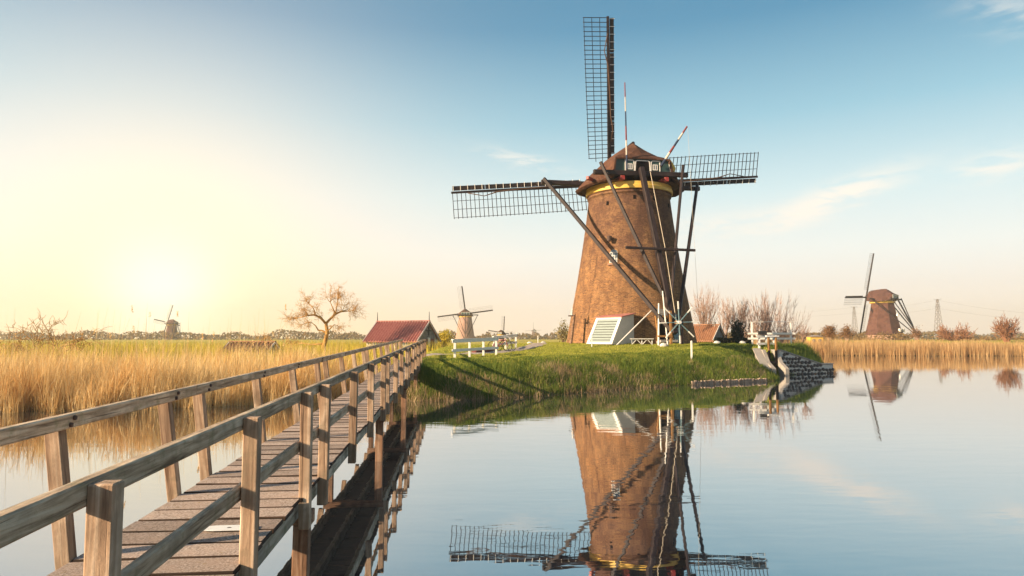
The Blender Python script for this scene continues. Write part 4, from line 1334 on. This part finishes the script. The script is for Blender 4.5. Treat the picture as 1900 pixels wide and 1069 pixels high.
while z < 1.85:
    x = .12 + (row % 2) * .13
    while x < WL - .1:
        wst = random.uniform(.33, .47)
        if z + .13 < wtop(x + wst / 2) - .04:
            o_ = link('stone', stone_mes[random.randrange(8)], None, SW)
            o_.location = (x + wst / 2, -.005, z + random.uniform(-.06, .06) + .06)
            o_.scale = (wst * random.uniform(.82, .95), 1, random.uniform(.26, .32))
            o_.rotation_euler = (0, random.uniform(-.3, .3), 0)
        x += wst
    z += .32; row += 1
# end post of the wall
bar('end_post', (WL + .04, .1, -.9), (WL + .04, .1, .74), .10, .16, MAT['teal_paint'], SW, up=(0, 1, 0))

CON = MAT['concrete']
SLU = empty('sluice', (20.05, 52.75, 0), R(12)); tag(SLU, 'concrete sluice mouth with two tarred gate posts at the corner of the lawn', 'sluice')
def slope_wall(x0, x1, name='side_wall'):
    return MB().prism([(-.42, -1.0), (2.0, -1.0), (2.0, 1.98), (.95, 1.98), (.35, 1.02), (-.42, .55)], x0, x1, lambda a, c, d: (d, a, c)).build(name, CON, SLU)
slope_wall(-.28, .0); slope_wall(.80, 1.10)
MB().prism([(-.45, -.1), (1.2, 2.0), (1.2, 2.09), (-.55, -.02)], -.95, -.285, lambda a, c, d: (d, a, c)).build('sloping_kerb', CON, SLU)
for k in range(4): MB().box((.40, .75 + .28 * k, .42 + .38 * k), (.80, .30, .38)).build('step', CON, SLU)
MB().box((.40, 1.95, .9), (.80, .2, 2.1)).build('back_wall', CON, SLU)
for x in (.09, .71):
    bar('gate_post', (x, .62, -.9), (x, .62, 1.92), .15, .16, MAT['black_void'], SLU, up=(0, 1, 0))
    bar('gate_post_head', (x, .62, 1.92), (x, .62, 2.98), .14, .15, MAT['orange_timber'], SLU, up=(0, 1, 0))
bar('gate_head', (-.15, .62, 3.02), (.95, .62, 3.02), .2, .12, WP, SLU)
MB().box((.40, .62, .55), (.46, .06, 1.1)).build('gate', DT, SLU)
# kerb on the far slope of the spit
kb = MB()
for i in range(9):
    t = i / 8; x, y = 25.5 + 2.75 * t, 62.6 - .9 * t
    z = max(gz(x, y - .3), gz(x, y + .3), .02) + .07
    kb.v += [(x, y - .32, z), (x, y + .32, z), (x, y + .32, z - .5), (x, y - .32, z - .5)]
for i in range(8):
    for k in range(4): kb.f.append((4 * i + k, 4 * i + 4 + k, 4 * i + 4 + (k + 1) % 4, 4 * i + (k + 1) % 4))
kb.f += [(0, 1, 2, 3), (35, 34, 33, 32)]
o = kb.build('kerb', CON); tag(o, 'pale concrete kerb sloping down to the water beyond the stone wall', 'kerb')
# white railings around the sluice
pp = [at(1409, 648, 54.9), at(1422, 648, 55.1), at(1436, 648, 55.3)]
RA = railing('sluice_railing', [Vector((p_.x, p_.y, 1.9)) for p_ in pp], 1.18, 'white railing standing directly over the sluice mouth')
MB().box((.25, -.1, 1.40), (.62, .3, .28)).build('gearbox', MAT['rubber'], RA)
pp = [at(1396, 640, 59.5), at(1432, 640, 59.5), at(1468, 640, 59.5)]
RB = empty('sluice_beam_frame', (pp[0].x, pp[0].y, gz(pp[0].x, pp[0].y))); tag(RB, 'wide white beam frame with tall end posts behind the sluice', 'railing')
W_ = pp[2].x - pp[0].x
for x, h in ((0, 1.95), (W_, 1.95)): bar('post', (x, 0, -.3), (x, 0, h), .14, .14, WP, RB, up=(0, 1, 0))
for z in (.55, .98): bar('rail', (-.4, -.1, z), (W_ + .35, -.1, z), .06, .17, WP, RB)
bar('top_line', (-.35, 0, 1.98), (W_ + .6, 0, 2.03), .04, .04, WP, RB)
# revetment of short timber stakes along the bank
rv0, rv1 = Vector((11.2, 42.62, 0)), Vector((16.95, 45.68, 0))
RV = empty('revetment', rv0, math.atan2(rv1.y - rv0.y, rv1.x - rv0.x)); tag(RV, 'low row of weathered timber stakes holding the grass bank', 'revetment')
rl = (rv1 - rv0).length; nst = 52
log_me = MB().tube([(0, 0, -.7), (0, 0, .34), (0, 0, .37)], [.062, .06, .045], 8).mesh('log'); log_me.materials.append(MAT['log_wood'])
for i in range(nst):
    o_ = link('log', log_me, None, RV)
    o_.location = (rl * i / (nst - 1), random.uniform(-.02, .02) + .06, random.uniform(-.18, -.10))
    o_.rotation_euler = (random.uniform(-.04, .04), random.uniform(-.03, .03), random.uniform(0, 6))

# ------------------------------------------------------------------ pylons
def pylon(px, pt, Y, label):
    p_ = at(px, 634, Y); top = at(px, pt, Y).z
    P_ = empty('pylon', (p_.x, p_.y, 1.0)); tag(P_, label, 'pylon', 'power pylons on the horizon')
    H = top - 1.0; wb = H * .085
    def hw(z): return wb * (1 - .82 * z / H)
    t_ = MB(); lev = [H * k / 9 for k in range(10)]
    for sx in (-1, 1):
        for sy in (-1, 1): t_.tube([(sx * hw(z), sy * hw(z), z) for z in (0, H)], .17, 4)
    for z0, z1 in zip(lev[:-1], lev[1:]):
        for a, b_ in (((-1, -1), (1, -1)), ((1, -1), (1, 1)), ((1, 1), (-1, 1)), ((-1, 1), (-1, -1))):
            t_.tube([(a[0] * hw(z0), a[1] * hw(z0), z0), (b_[0] * hw(z1), b_[1] * hw(z1), z1)], .10, 3)
            t_.tube([(b_[0] * hw(z0), b_[1] * hw(z0), z0), (a[0] * hw(z1), a[1] * hw(z1), z1)], .10, 3)
    t_.build('lattice_tower', MAT['rust'], P_)
    for zf, l_ in ((.99, .10), (.80, .07)):
        MB().tube([(-H * l_, 0, H * zf + .6), (0, 0, H * zf - .6), (H * l_, 0, H * zf + .6)], .2, 4).build('cross_arm', MAT['rust'], P_)
    return Vector((p_.x, p_.y, top))
t1 = pylon(1587, 569, 900, 'faint lattice pylon left of the thatched windmill')
t2 = pylon(1743, 555, 760, 'lattice pylon right of the thatched windmill')
for k in range(2):
    pts = []
    ends_ = [at(1250, 592, 1100), t1 + Vector((0, 0, -1 - 8 * k)), t2 + Vector((0, 0, -1 - 9 * k)), at(1990, 585 + 10 * k, 660)]
    for a, b_ in zip(ends_[:-1], ends_[1:]):
        for j in range(12):
            t = j / 12; q = a.lerp(b_, t); q.z -= 14 * t * (1 - t); pts.append(q)
    pts.append(ends_[-1])
    o_ = MB().tube(pts, .07, 3).build('power_line', MAT['rust']); tag(o_, ['upper', 'lower'][k] + ' power line slung between the far pylons', 'cable', 'power lines')

# ------------------------------------------------------------------ trees
def branch(mb_t, mb_c, p, d, ln, r, depth, rr, cfg):
    """grow one limb and its sub-limbs"""
    n_ = cfg.get('seg', 4)
    pts = [Vector(p)]; rad = [r]
    d = Vector(d).normalized()
    for i in range(n_):
        d = (d + Vector((rr.uniform(-1, 1), rr.uniform(-1, 1), rr.uniform(-1, 1))) * cfg['wig'] + Vector((0, 0, cfg['up'])) * (1 if depth > 0 else .6)).normalized()
        pts.append(pts[-1] + d * (ln / n_)); rad.append(r * (1 - (1 - cfg['taper']) * (i + 1) / n_))
    (mb_t if r > cfg['thr'] else mb_c).tube(pts, rad, 6 if r > .05 else (4 if r > .02 else 3), False)
    if depth <= 0: return
    for k in range(cfg['kids'] + rr.randint(-1, 1)):
        t = rr.uniform(.25, 1.0); i = min(int(t * n_), n_ - 1)
        q = pts[i].lerp(pts[i + 1], t * n_ - i)
        dd_ = (pts[i + 1] - pts[i]).normalized()
        side = dd_.orthogonal().normalized(); side.rotate(Matrix.Rotation(rr.uniform(0, 6.28), 3, dd_))
        nd = dd_ * math.cos(cfg['ang']) + side * math.sin(cfg['ang'])
        nd.y *= cfg.get('flat', 1.0)
        branch(mb_t, mb_c, q, nd, ln * rr.uniform(*cfg['len']), max(rad[i] * rr.uniform(*cfg['rr']), cfg['rmin']), depth - 1, rr, cfg)
    # leader
    branch(mb_t, mb_c, pts[-1], d, ln * cfg['len'][1], max(rad[-1], cfg['rmin']), depth - 1, rr, cfg)

def finish_tree(name, loc, mt, mc, label, group=None, bark='bark', twig='twig_bark', cat='tree'):
    t_ = empty(name, loc); tag(t_, label, cat, group)
    mt.build('trunk', MAT[bark], t_, smooth=True)
    if mc.v: mc.build('crown', MAT[twig], t_, smooth=True)
    return t_

# gnarled bare tree by the sun: limbs laid out along its drawn-out shape
K = 1 / 18.1
def tp(px, py, dy=0.0): return Vector(((px - 605) * K, dy, (634 - py) * K))
mt, mc = MB(), MB(); rr = random.Random(5)
limbs = [([tp(600, 640), tp(600, 622), tp(604, 606), tp(607, 592), tp(604, 576)], [.30, .24, .21, .19, .16]),
         ([tp(604, 576), tp(611, 567, .2), tp(619, 558, .5), tp(628, 553, .8), tp(640, 552, 1.0)], [.15, .12, .11, .09, .05]),
         ([tp(604, 576), tp(596, 566, -.3), tp(586, 560, -.5), tp(575, 561, -.8), tp(558, 566, -.9)], [.14, .12, .10, .08, .04]),
         ([tp(606, 594), tp(596, 589, .3), tp(588, 588, .4), tp(582, 580, .6), tp(572, 573, .9)], [.11, .09, .08, .06, .03]),
         ([tp(600, 613), tp(588, 614, .2), tp(572, 615, .5), tp(558, 612, .6), tp(545, 616, .8), tp(524, 626, .9)], [.12, .09, .075, .06, .05, .03]),
         ([tp(607, 590), tp(614, 585, -.3), tp(622, 578, -.6)], [.08, .06, .03]),
         ([tp(619, 558, .5), tp(612, 547, .9), tp(606, 535, 1.1)], [.09, .06, .03]), ([tp(619, 558, .5), tp(622, 545, .2), tp(626, 532, -.1)], [.08, .05, .03]),
         ([tp(586, 560, -.5), tp(582, 548, -.3), tp(572, 540, .2)], [.07, .05, .03])]
cfg = dict(wig=.34, up=-.02, taper=.45, thr=.03, kids=3, ang=.9, len=(.5, .82), rr=(.5, .75), rmin=.011, seg=4)
for pts, rad in limbs:
    mt.tube(pts, rad, 8)
for (px, py, dy, dx, dz, ln, n_) in ((628, 553, .8, .5, .6, 1.0, 4), (640, 552, 1, 1, .1, 1.0, 4), (606, 535, 1.1, -.2, .7, .9, 4), (626, 532, -.1, .4, .5, .9, 4), (575, 561, -.8, -.6, .5, 1.0, 4),
                                     (558, 566, -.9, -1, -.1, .9, 4), (572, 573, .9, -.9, 0, .95, 3), (572, 540, .2, -.5, .5, .8, 4), (622, 578, -.6, .8, -.1, .7, 3), (596, 566, -.3, -.2, .9, .8, 2), (611, 567, .2, .3, .8, .8, 2),
                                     (545, 616, .8, -.6, .4, .6, 1), (558, 612, .6, -.3, .7, .6, 1), (586, 562, -.5, -.4, .9, .8, 2)):
    for k in range(n_):
        branch(mt, mc, tp(px, py, dy), (dx + rr.uniform(-.6, .6), rr.uniform(-.9, .9), dz + rr.uniform(-.4, .4)), ln * rr.uniform(.7, 1.1), .042, 3, rr, cfg)
gp = at(605, 634, 70)
finish_tree('bare_tree', (gp.x, gp.y, gz(gp.x, gp.y) - .1), mt, mc, 'bare gnarled tree with a forked trunk and a long low branch, left of the barn', bark='orange_bark', twig='orange_bark')

# low spreading bare tree at the left
mt, mc = MB(), MB(); rr = random.Random(9)
cfg2 = dict(wig=.38, up=.01, taper=.5, thr=.03, kids=4, ang=1.0, len=(.5, .8), rr=(.55, .8), rmin=.022, seg=4)
for dx in (-1.9, -.8, .3, 1.2, 2.1):
    branch(mt, mc, (dx * .5 + .4, 0, 0), (dx * .75, rr.uniform(-.5, .5), .9), 1.75, .075, 3, rr, cfg2)
gp = at(80, 634, 60)
finish_tree('bare_tree', (gp.x, gp.y, gz(gp.x, gp.y)), mt, mc, 'low tangled bare tree rising from the reeds at the far left', bark='orange_bark', twig='orange_bark')
mt, mc = MB(), MB(); rr = random.Random(19)
for dx in (-1.2, -.2, .9): branch(mt, mc, (dx * .4, 0, 0), (dx * .7, rr.uniform(-.5, .5), .9), 1.1, .06, 3, rr, cfg2)
gp = at(500, 634, 68)
finish_tree('bare_bush', (gp.x, gp.y, gz(gp.x, gp.y)), mt, mc, 'small bare bush under the low branch of the gnarled tree', bark='orange_bark', twig='orange_bark', cat='bush')

# pollard willows behind the lawn
def pollard(px, Y, top, shoots, seed, label, spread=.55, trunk=1.7, lean=0):
    rr_ = random.Random(seed); mt_, mc_ = MB(), MB()
    p_ = at(px, 634, Y); z0 = gz(p_.x, p_.y); H = at(px, top, Y).z - z0
    mt_.tube([(0, 0, -.2), (.03, 0, trunk * .5), (0, .03, trunk * .85), (0, 0, trunk)], [.30, .25, .30, .34], 10)
    c_ = dict(wig=.07, up=.07, taper=.35, thr=.2, kids=4, ang=.42, len=(.28, .45), rr=(.5, .7), rmin=.019, seg=4)
    for k in range(int(shoots * 1.5)):
        a = rr_.uniform(0, 6.28); s = spread * math.sqrt(rr_.random())
        d_ = Vector((math.cos(a) * s + lean, math.sin(a) * s, 1))
        branch(mt_, mc_, (math.cos(a) * .2, math.sin(a) * .2, trunk - .1), d_, (H - trunk) * rr_.uniform(.5, .78), rr_.uniform(.028, .05), 2, rr_, c_)
    return finish_tree('pollard_willow', (p_.x, p_.y, z0), mt_, mc_, label, 'pollard willows behind the lawn')
pollard(1309, 84, 538, 20, 1, 'largest pollard willow, standing over the pantiled shed', .5, 1.9)
pollard(1345, 80, 560, 9, 2, 'slim pollard willow just right of the shed gable', .3)
pollard(1368, 78, 557, 14, 3, 'pollard willow behind the dark hedge, left of the sluice frame', .4)
pollard(1390, 82, 566, 9, 6, 'thin pollard willow aligned with the left post of the sluice frame', .3)
pollard(1412, 78, 556, 16, 4, 'dense pollard willow centred over the sluice railing', .45)
pollard(1436, 80, 560, 16, 5, 'pollard willow between the dense one and the outermost one', .5)
pollard(1455, 84, 578, 12, 7, 'outermost pollard willow, leaning towards the water', .6, lean=.25)

# shrubs made of stems and small leaves
def leaf_cloud(n_, fn, size, rr_):
    """n_ leaf triangles placed by fn(rng)->(k,3)"""
    c = fn(n_)
    a = rr_.normal(size=(n_, 3)); a /= np.linalg.norm(a, axis=1)[:, None]
    b_ = np.cross(a, rr_.normal(size=(n_, 3))); b_ /= np.linalg.norm(b_, axis=1)[:, None]
    s = size * rr_.uniform(.6, 1.4, size=(n_, 1))
    v = np.empty((n_ * 4, 3)); v[0::4] = c - a * s; v[1::4] = c + b_ * s * .55; v[2::4] = c + a * s; v[3::4] = c - b_ * s * .55
    f = np.arange(n_ * 4).reshape(n_, 4)
    return v, f, np.repeat(rr_.random(n_), 4)
def shrub(px, Y, base_off, wd, ht, n_, size, mat, label, seed, stems=10, cat='bush', zb=None):
    p_ = at(px, 634, Y); z0 = (gz(p_.x, p_.y) if zb is None else zb) + base_off
    t_ = empty('shrub', (p_.x, p_.y, z0)); tag(t_, label, cat)
    rr_ = random.Random(seed); g_ = np.random.default_rng(seed)
    mt_ = MB(); tips = []
    for k in range(stems):
        a = rr_.uniform(0, 6.28); s = rr_.uniform(0, .8)
        q = Vector((math.cos(a) * s * wd / 2, math.sin(a) * s * wd / 2, ht * rr_.uniform(.55, 1.12) * (1 - .35 * s)))
        mid_ = q * .5 + Vector((rr_.uniform(-.1, .1) * wd, 0, .1 * ht))
        mt_.tube([(q.x * .1, q.y * .1, -.2), mid_, q], [.02 * ht, .012 * ht, .004 * ht], 4, False); tips += [q, mid_, mid_.lerp(q, .5)]
    mt_.build('stems', MAT['twig_bark'], t_)
    T = np.array([tuple(x) for x in tips])
    def fn(n__): 
        return T[g_.integers(0, len(T), n__)] + g_.normal(size=(n__, 3)) * np.array([wd * .085, wd * .085, ht * .085])
    v, f, at_ = leaf_cloud(n_, fn, size, g_)
    v[:, 2] = np.maximum(v[:, 2], -.1)
    np_mesh('crown', v, f, MAT[mat], {'rnd': at_}, t_)
    return t_
shrub(1045, 80, -.1, 2.8, 2.7, 900, .10, 'spring_leaves', 'blossoming bush beside the left edge of the brick tower', 3, 16)
shrub(823, 84, -.1, 3.0, 2.6, 1500, .10, 'field_blades', 'yellow green bush between the barn gable and the white railing', 4, 12)
shrub(1369, 72, -.1, 2.4, 2.3, 1500, .12, 'hedge_leaves', 'dark evergreen bush in front of the pollard willows', 5, 10)
def twig_bush(px, Y, ln, n_, spread, depth, label, seed, up=.02):
    rr_ = random.Random(seed); mt_, mc_ = MB(), MB()
    p_ = at(px, 634, Y)
    c_ = dict(wig=.16, up=up, taper=.4, thr=.06, kids=4, ang=.62, len=(.42, .66), rr=(.55, .8), rmin=.03, seg=3)
    for k in range(n_):
        a = rr_.uniform(0, 6.28); s = spread * math.sqrt(rr_.random())
        branch(mt_, mc_, (math.cos(a) * s * .7, math.sin(a) * s * .7, -.2), (math.cos(a) * s, math.sin(a) * s, 1), ln * rr_.uniform(.6, 1.1), .07, depth, rr_, c_)
    finish_tree('scrub_bush', (p_.x, p_.y, gz(p_.x, p_.y)), mt_, mc_, label, bark='scrub_bark', twig='scrub_bark', cat='bush')
wood('scrub_bark', (0.22, 0.095, 0.05, 1), (0.36, 0.17, 0.09, 1), (0.46, 0.25, 0.14, 1), grain=4, bump=0.2)
twig_bush(1772, 150, 2.0, 20, 1.3, 3, 'round brown bush on the far bank right of the pylon', 6)
twig_bush(1868, 128, 2.4, 16, .55, 3, 'tall brown bush with bare twigs at the far right edge', 7, .06)
shrub(1702, 170, -.2, 4.0, 3.6, 1000, .12, 'scrub_leaves', 'sparse brown bush between the thatched windmill and the pylon', 8, 24)
shrub(1540, 140, -.2, 5.0, 3.4, 2600, .11, 'scrub_leaves', 'brown bush left of the thatched windmill behind the yellow hut', 9, 22)
shrub(1573, 160, -.2, 5.0, 3.4, 2600, .11, 'scrub_leaves', 'brown bush close to the left side of the thatched windmill', 10, 22)
# hedge
hp0, hp1 = at(1330, 634, 71), at(1396, 634, 71)
def hfn(n__):
    g_ = rng
    return np.stack([g_.uniform(hp0.x, hp1.x, n__), g_.normal(hp0.y, .3, n__), gz(hp0.x, hp0.y) + g_.uniform(-.1, .75, n__)], 1)
v, f, a_ = leaf_cloud(2500, hfn, .10, rng)
o = np_mesh('hedge', v, f, MAT['hedge_leaves'], {'rnd': a_}); tag(o, 'low dark green hedge at the back of the lawn', 'hedge')
# small leaning tree on the spit
mt, mc = MB(), MB(); rr = random.Random(3)
mt.tube([(0, 0, -.2), (.12, 0, .4), (.30, .02, .85), (.42, 0, 1.1)], [.15, .13, .11, .10], 8)
cfg3 = dict(wig=.15, up=.05, taper=.4, thr=.08, kids=3, ang=.5, len=(.4, .6), rr=(.5, .7), rmin=.010, seg=3)
for k in range(9): branch(mt, mc, (.40, 0, 1.05), (rr.uniform(-.5, .8), rr.uniform(-.5, .5), 1), .75, .03, 2, rr, cfg3)
gp = at(1482, 634, 59); finish_tree('pollard_willow', (gp.x, gp.y, gz(gp.x, gp.y) + .05), mt, mc, 'small young pollard leaning on the grass above the stone wall', 'young pollards')
# yellow hut in the far reeds
hp = at(1512, 634, 118); HT = empty('hut', (hp.x, hp.y, 1.2)); tag(HT, 'small yellow hut half hidden in the reeds across the water', 'hut')
MB().box((0, 0, .95), (2.2, 1.6, 1.9)).build('wall', MAT['yellow_paint'], HT)
MB().prism([(-1.3, 1.9), (1.3, 1.9), (0, 2.15)], -1.0, 1.0, lambda a, c, d: (a, d, c)).build('roof', MAT['grey_board'], HT)
for x in (-.5, .5): MB().box((x, -.82, 1.2), (.5, .06, .55)).build('window', MAT['window_glass'], HT)

# ------------------------------------------------------------------ reeds and grass
def blades(n_, x, y, z, h, w_, lean, mat, name, rnd, wind=(0, 0), seg=3, kink=0.0):
    """ribbons of seg quads tapering to the tip"""
    az = rng.uniform(0, 2 * np.pi, n_)
    dirx, diry = np.cos(az), np.sin(az)
    ln = np.abs(rng.normal(0, lean, n_))
    tx, ty = dirx * ln + wind[0], diry * ln + wind[1]
    fa = rng.uniform(-.9, .9, n_)      # ribbon facing, roughly toward the canal
    sx, sy = np.cos(fa), np.sin(fa)
    V = np.empty((n_, (seg + 1) * 2, 3)); 
    for k in range(seg + 1):
        t = k / seg
        bend = t ** 1.7
        px = x + tx * h * bend; py = y + ty * h * bend
        pz = z + h * t * np.sqrt(np.clip(1 - (np.hypot(tx, ty) * bend) ** 2 * .5, .1, 1)) - kink * h * np.clip(t - .6, 0, 1) * (rnd > .7)
        hw = w_ * (1 - .85 * t) / 2
        V[:, 2 * k] = np.stack([px - sx * hw, py - sy * hw, pz], 1)
        V[:, 2 * k + 1] = np.stack([px + sx * hw, py + sy * hw, pz], 1)
    nv = (seg + 1) * 2
    base_i = (np.arange(n_) * nv)[:, None]
    F = np.concatenate([base_i + np.array([[2 * k, 2 * k + 1, 2 * k + 3, 2 * k + 2]]) for k in range(seg)], 1).reshape(-1, 4)
    return V.reshape(-1, 3), F, np.repeat(rnd, nv)

def scatter(n_, x0, x1, y0, y1, cond):
    X = []; Y = []; c = 0
    while c < n_:
        x = rng.uniform(x0, x1, n_ * 2); y = rng.uniform(y0, y1, n_ * 2)
        k = cond(x, y)
        X.append(x[k]); Y.append(y[k]); c += int(k.sum())
        if not k.any(): break
    return np.concatenate(X)[:n_], np.concatenate(Y)[:n_]

def clump(x, y, s=1.0):
    return (np.sin(x * 1.3 * s + 2 * np.sin(y * .7 * s)) * np.sin(y * 1.1 * s + 1.7 * np.sin(x * .9 * s)) + 1) / 2

def join(parts):
    v0 = 0; V = []; F = []; A = []
    for v, f, a in parts:
        V.append(v); F.append(f + v0); A.append(a); v0 += len(v)
    return np.concatenate(V), np.concatenate(F), np.concatenate(A)

# golden reeds on the left bank
def leftreg(x, y):
    s = shore_dist(x, y)
    return (s > -.55 + .5 * clump(x, y, 2)) & (x < -5.6 - .09 * (y - 30) - (y > 36) * .6) & ~((x > -14.0) & (y > 36 - .25 * (x + 14)))
def band(d0, d1): return lambda x, y: leftreg(x, y) & ((clump(x, y, 1.9) > .16) | (rng.random(x.shape) < .12)) & (shore_dist(x, y) > d0) & (shore_dist(x, y) < d1)
parts = []
for n_, d0, d1, hm, y1 in ((26000, -.6, 3.0, 2.15, 44), (15000, 3.0, 9.0, 2.1, 54), (9000, 9.0, 22, 1.75, 66)):
    x, y = scatter(n_, -46, -4, 22, y1, band(d0, d1))
    n_ = len(x)
    h = hm * (.58 + .58 * clump(x, y, .8)) * rng.uniform(.5, 1.12, n_) * np.where(rng.random(n_) < .04, 1.3, 1.0)
    parts.append(blades(n_, x, y, ground_z(x, y) - .05, h, rng.uniform(.014, .042, n_), .24, None, '', rng.random(n_), (.05, -.02), 4, .5))
# collapsed stems at the water edge
x, y = scatter(6000, -46, -4, 22, 44, band(-.7, .8)); n_ = len(x)
parts.append(blades(n_, x, y, ground_z(x, y) + .0, rng.uniform(.5, 1.5, n_), rng.uniform(.012, .028, n_), .55, None, '', rng.random(n_), (0, -.12), 4, .6))
v, f, a_ = join(parts)
o = np_mesh('reeds', v, f, MAT['reed_blades'], {'rnd': a_}); tag(o, 'golden dry reeds covering the bank left of the footbridge', 'reeds', kind='stuff')
# tall stalks with seed heads
x, y = scatter(320, -30, -6, 26, 44, band(.2, 12)); n_ = len(x)
h = 2.3 + 2.0 * rng.random(n_) ** 2.2
stv, stf, sta = blades(n_, x, y, ground_z(x, y), h, np.full(n_, .024), .07, None, '', rng.random(n_), (.03, 0), 5)
pv_, pf_, pa_ = [], [], []
tips = stv.reshape(n_, -1, 3)[:, -1]
hd = rng.random(n_) < .14
def pfn(k):
    T = tips[hd]; q = T[rng.integers(0, len(T), k)]
    u = rng.random(k)
    return q + np.stack([rng.normal(0, .022, k) + .03 * u, rng.normal(0, .022, k), -.30 * u + .05], 1)
pv_, pf_, pa_ = leaf_cloud(int(hd.sum()) * 26, pfn, .035, rng)
v, f, a_ = join([(stv, stf, sta), (pv_, pf_, pa_)])
o = np_mesh('reed_stalks', v, f, MAT['reed_blades'], {'rnd': a_}); tag(o, 'tall thin reed stalks with brown seed heads above the reed bed', 'reeds', kind='stuff')
# yellow green growth behind and among the reeds
x, y = scatter(16000, -70, -7.5, 38, 90, lambda x, y: (shore_dist(x, y) > 9) & (clump(x, y, .35) > .35) & (x > -.8 * y)); n_ = len(x)
v, f, a_ = blades(n_, x, y, ground_z(x, y), rng.uniform(.5, 1.35, n_), rng.uniform(.03, .07, n_), .25, None, '', rng.random(n_))
o = np_mesh('field_growth', v, f, MAT['field_blades'], {'rnd': a_}); tag(o, 'yellow green field growth behind the golden reeds', 'vegetation', kind='stuff')
# far bank reeds
x, y = scatter(26000, 40, 118, 104, 124, lambda x, y: (shore_dist(x, y) > -.3) & (shore_dist(x, y) < 9)); n_ = len(x)
h = (1.9 + .7 * clump(x, y, .35)) * rng.uniform(.6, 1.1, n_) * (1 - .25 * sstep(70, 90, x))
v, f, a_ = blades(n_, x, y, ground_z(x, y) - .05, h, rng.uniform(.04, .09, n_), .10, None, '', rng.random(n_), seg=3)
o = np_mesh('reeds', v, f, MAT['far_reed_blades'], {'rnd': a_}); tag(o, 'band of pale golden reeds lining the far bank across the water', 'reeds', kind='stuff')

# island bank: long grass, dry fringe and mown lawn
inmill = lambda x, y: np.hypot(x - 10.66, y - 61.5) < 5.9
PT = np.array([p_ for p_ in pl])
def offpath(x, y):
    d = np.full(x.shape, 9.0)
    for p_ in PT[::2]: d = np.minimum(d, np.hypot(x - p_[0], y - p_[1]))
    return d > .8
onbr = lambda x, y: (x > -6.1 - .0) | (y < 30)
parts = []
x, y = scatter(66000, -5.9, 29, 30.5, 68, lambda x, y: (shore_dist(x, y) > -.05) & (shore_dist(x, y) < 5.2) & offpath(x, y)); n_ = len(x)
s = shore_dist(x, y)
h = (.36 - .30 * sstep(1.6, 3.6, s)) * rng.uniform(.4, 1.3, n_) * (.55 + .9 * clump(x, y, 1.4)) * (1.3 - .4 * sstep(0, 8, x)) + .05
parts.append(blades(n_, x, y, ground_z(x, y) - .02, h, rng.uniform(.016, .04, n_), .35, None, '', rng.random(n_) * .8, seg=3))
v, f, a_ = join(parts)
o = np_mesh('bank_grass', v, f, MAT['grass_blades'], {'rnd': a_}); tag(o, 'long green grass on the sloping bank below the windmill lawn', 'grass', kind='stuff')
x, y = scatter(13000, -6.5, 17.5, 30.5, 50, lambda x, y: (shore_dist(x, y) > -.3) & (shore_dist(x, y) < .7 + 2.2 * clump(x, y, .6))  & (rng.random(x.shape) < .15 + clump(x, y, .9))); n_ = len(x)
h = rng.uniform(.15, .75, n_) * (1 - .55 * sstep(3, 11, x)) * (.55 + .7 * clump(x, y, 2.1))
v, f, a_ = blades(n_, x, y, ground_z(x, y) - .02, h, rng.uniform(.016, .036, n_), .5, None, '', rng.random(n_), (0, -.12), 3, .5)
o = np_mesh('bank_sedge', v, f, MAT['dry_blades'], {'rnd': a_}); tag(o, 'dry straw coloured sedge fringing the water below the green bank', 'grass', kind='stuff')
x, y = scatter(75000, -6, 28, 36, 76, lambda x, y: (shore_dist(x, y) > 3.2) & ~inmill(x, y) & offpath(x, y)); n_ = len(x)
v, f, a_ = blades(n_, x, y, ground_z(x, y) - .01, rng.uniform(.03, .11, n_), rng.uniform(.015, .04, n_), .5, None, '', rng.random(n_), seg=2)
o = np_mesh('lawn_grass', v, f, MAT['lawn_blades'], {'rnd': a_}); tag(o, 'short sunlit lawn grass around the brick windmill', 'grass', kind='stuff')

# distant woods reading as one dark line
def wood_line(x0, x1, yd, h0, h1, n_, size, label, seed, zb=1.2):
    g_ = np.random.default_rng(seed)
    xs = np.linspace(x0, x1, 60)
    hts = g_.uniform(h0, h1, 60)
    def fn(k):
        x = g_.uniform(x0, x1, k); top = np.interp(x, xs, hts)
        return np.stack([x, yd + g_.normal(0, 6, k), zb + top * g_.random(k) ** .8], 1)
    v, f, a_ = leaf_cloud(n_, fn, size, g_)
    o_ = np_mesh('treeline', v, f, MAT['wood_leaves'], {'rnd': a_}); tag(o_, label, 'woodland', kind='stuff')
wood_line(-560, -20, 520, 2.5, 8.5, 9000, 1.1, 'hazy line of far woodland behind the reed field', 21)
wood_line(-30, 60, 600, 2, 7, 2500, 1.0, 'hazy far trees between the white railing and the brick tower', 22)
wood_line(130, 620, 620, 3, 8, 8000, 1.2, 'low brown far woodland behind the right hand water', 23)
wood_line(30, 110, 190, 1.0, 3.0, 3500, .35, 'brown scrub along the dike left of the thatched windmill', 24, 2.0)
wood_line(110, 150, 175, .4, 1.6, 1500, .3, 'low scrub along the dike right of the thatched windmill', 25, 2.0)

# ------------------------------------------------------------------ evening haze
hz = bpy.data.materials.new('haze_air'); hz.use_nodes = True
ht = NT(hz.node_tree); ht.n.clear()
pvn = ht.new('ShaderNodeVolumePrincipled')
pvn.inputs['Color'].default_value = (1.0, 0.96, 0.89, 1)
pvn.inputs['Density'].default_value = 0.00045
pvn.inputs['Anisotropy'].default_value = 0.6
ho = ht.new('ShaderNodeOutputMaterial'); ht.l.new(pvn.outputs[0], ho.inputs['Volume'])
hb = MB().box((0, 850, 36), (2700, 1900, 76)).build('haze', hz)
tag(hb, 'thin warm evening haze over the polder', 'haze', kind='stuff')
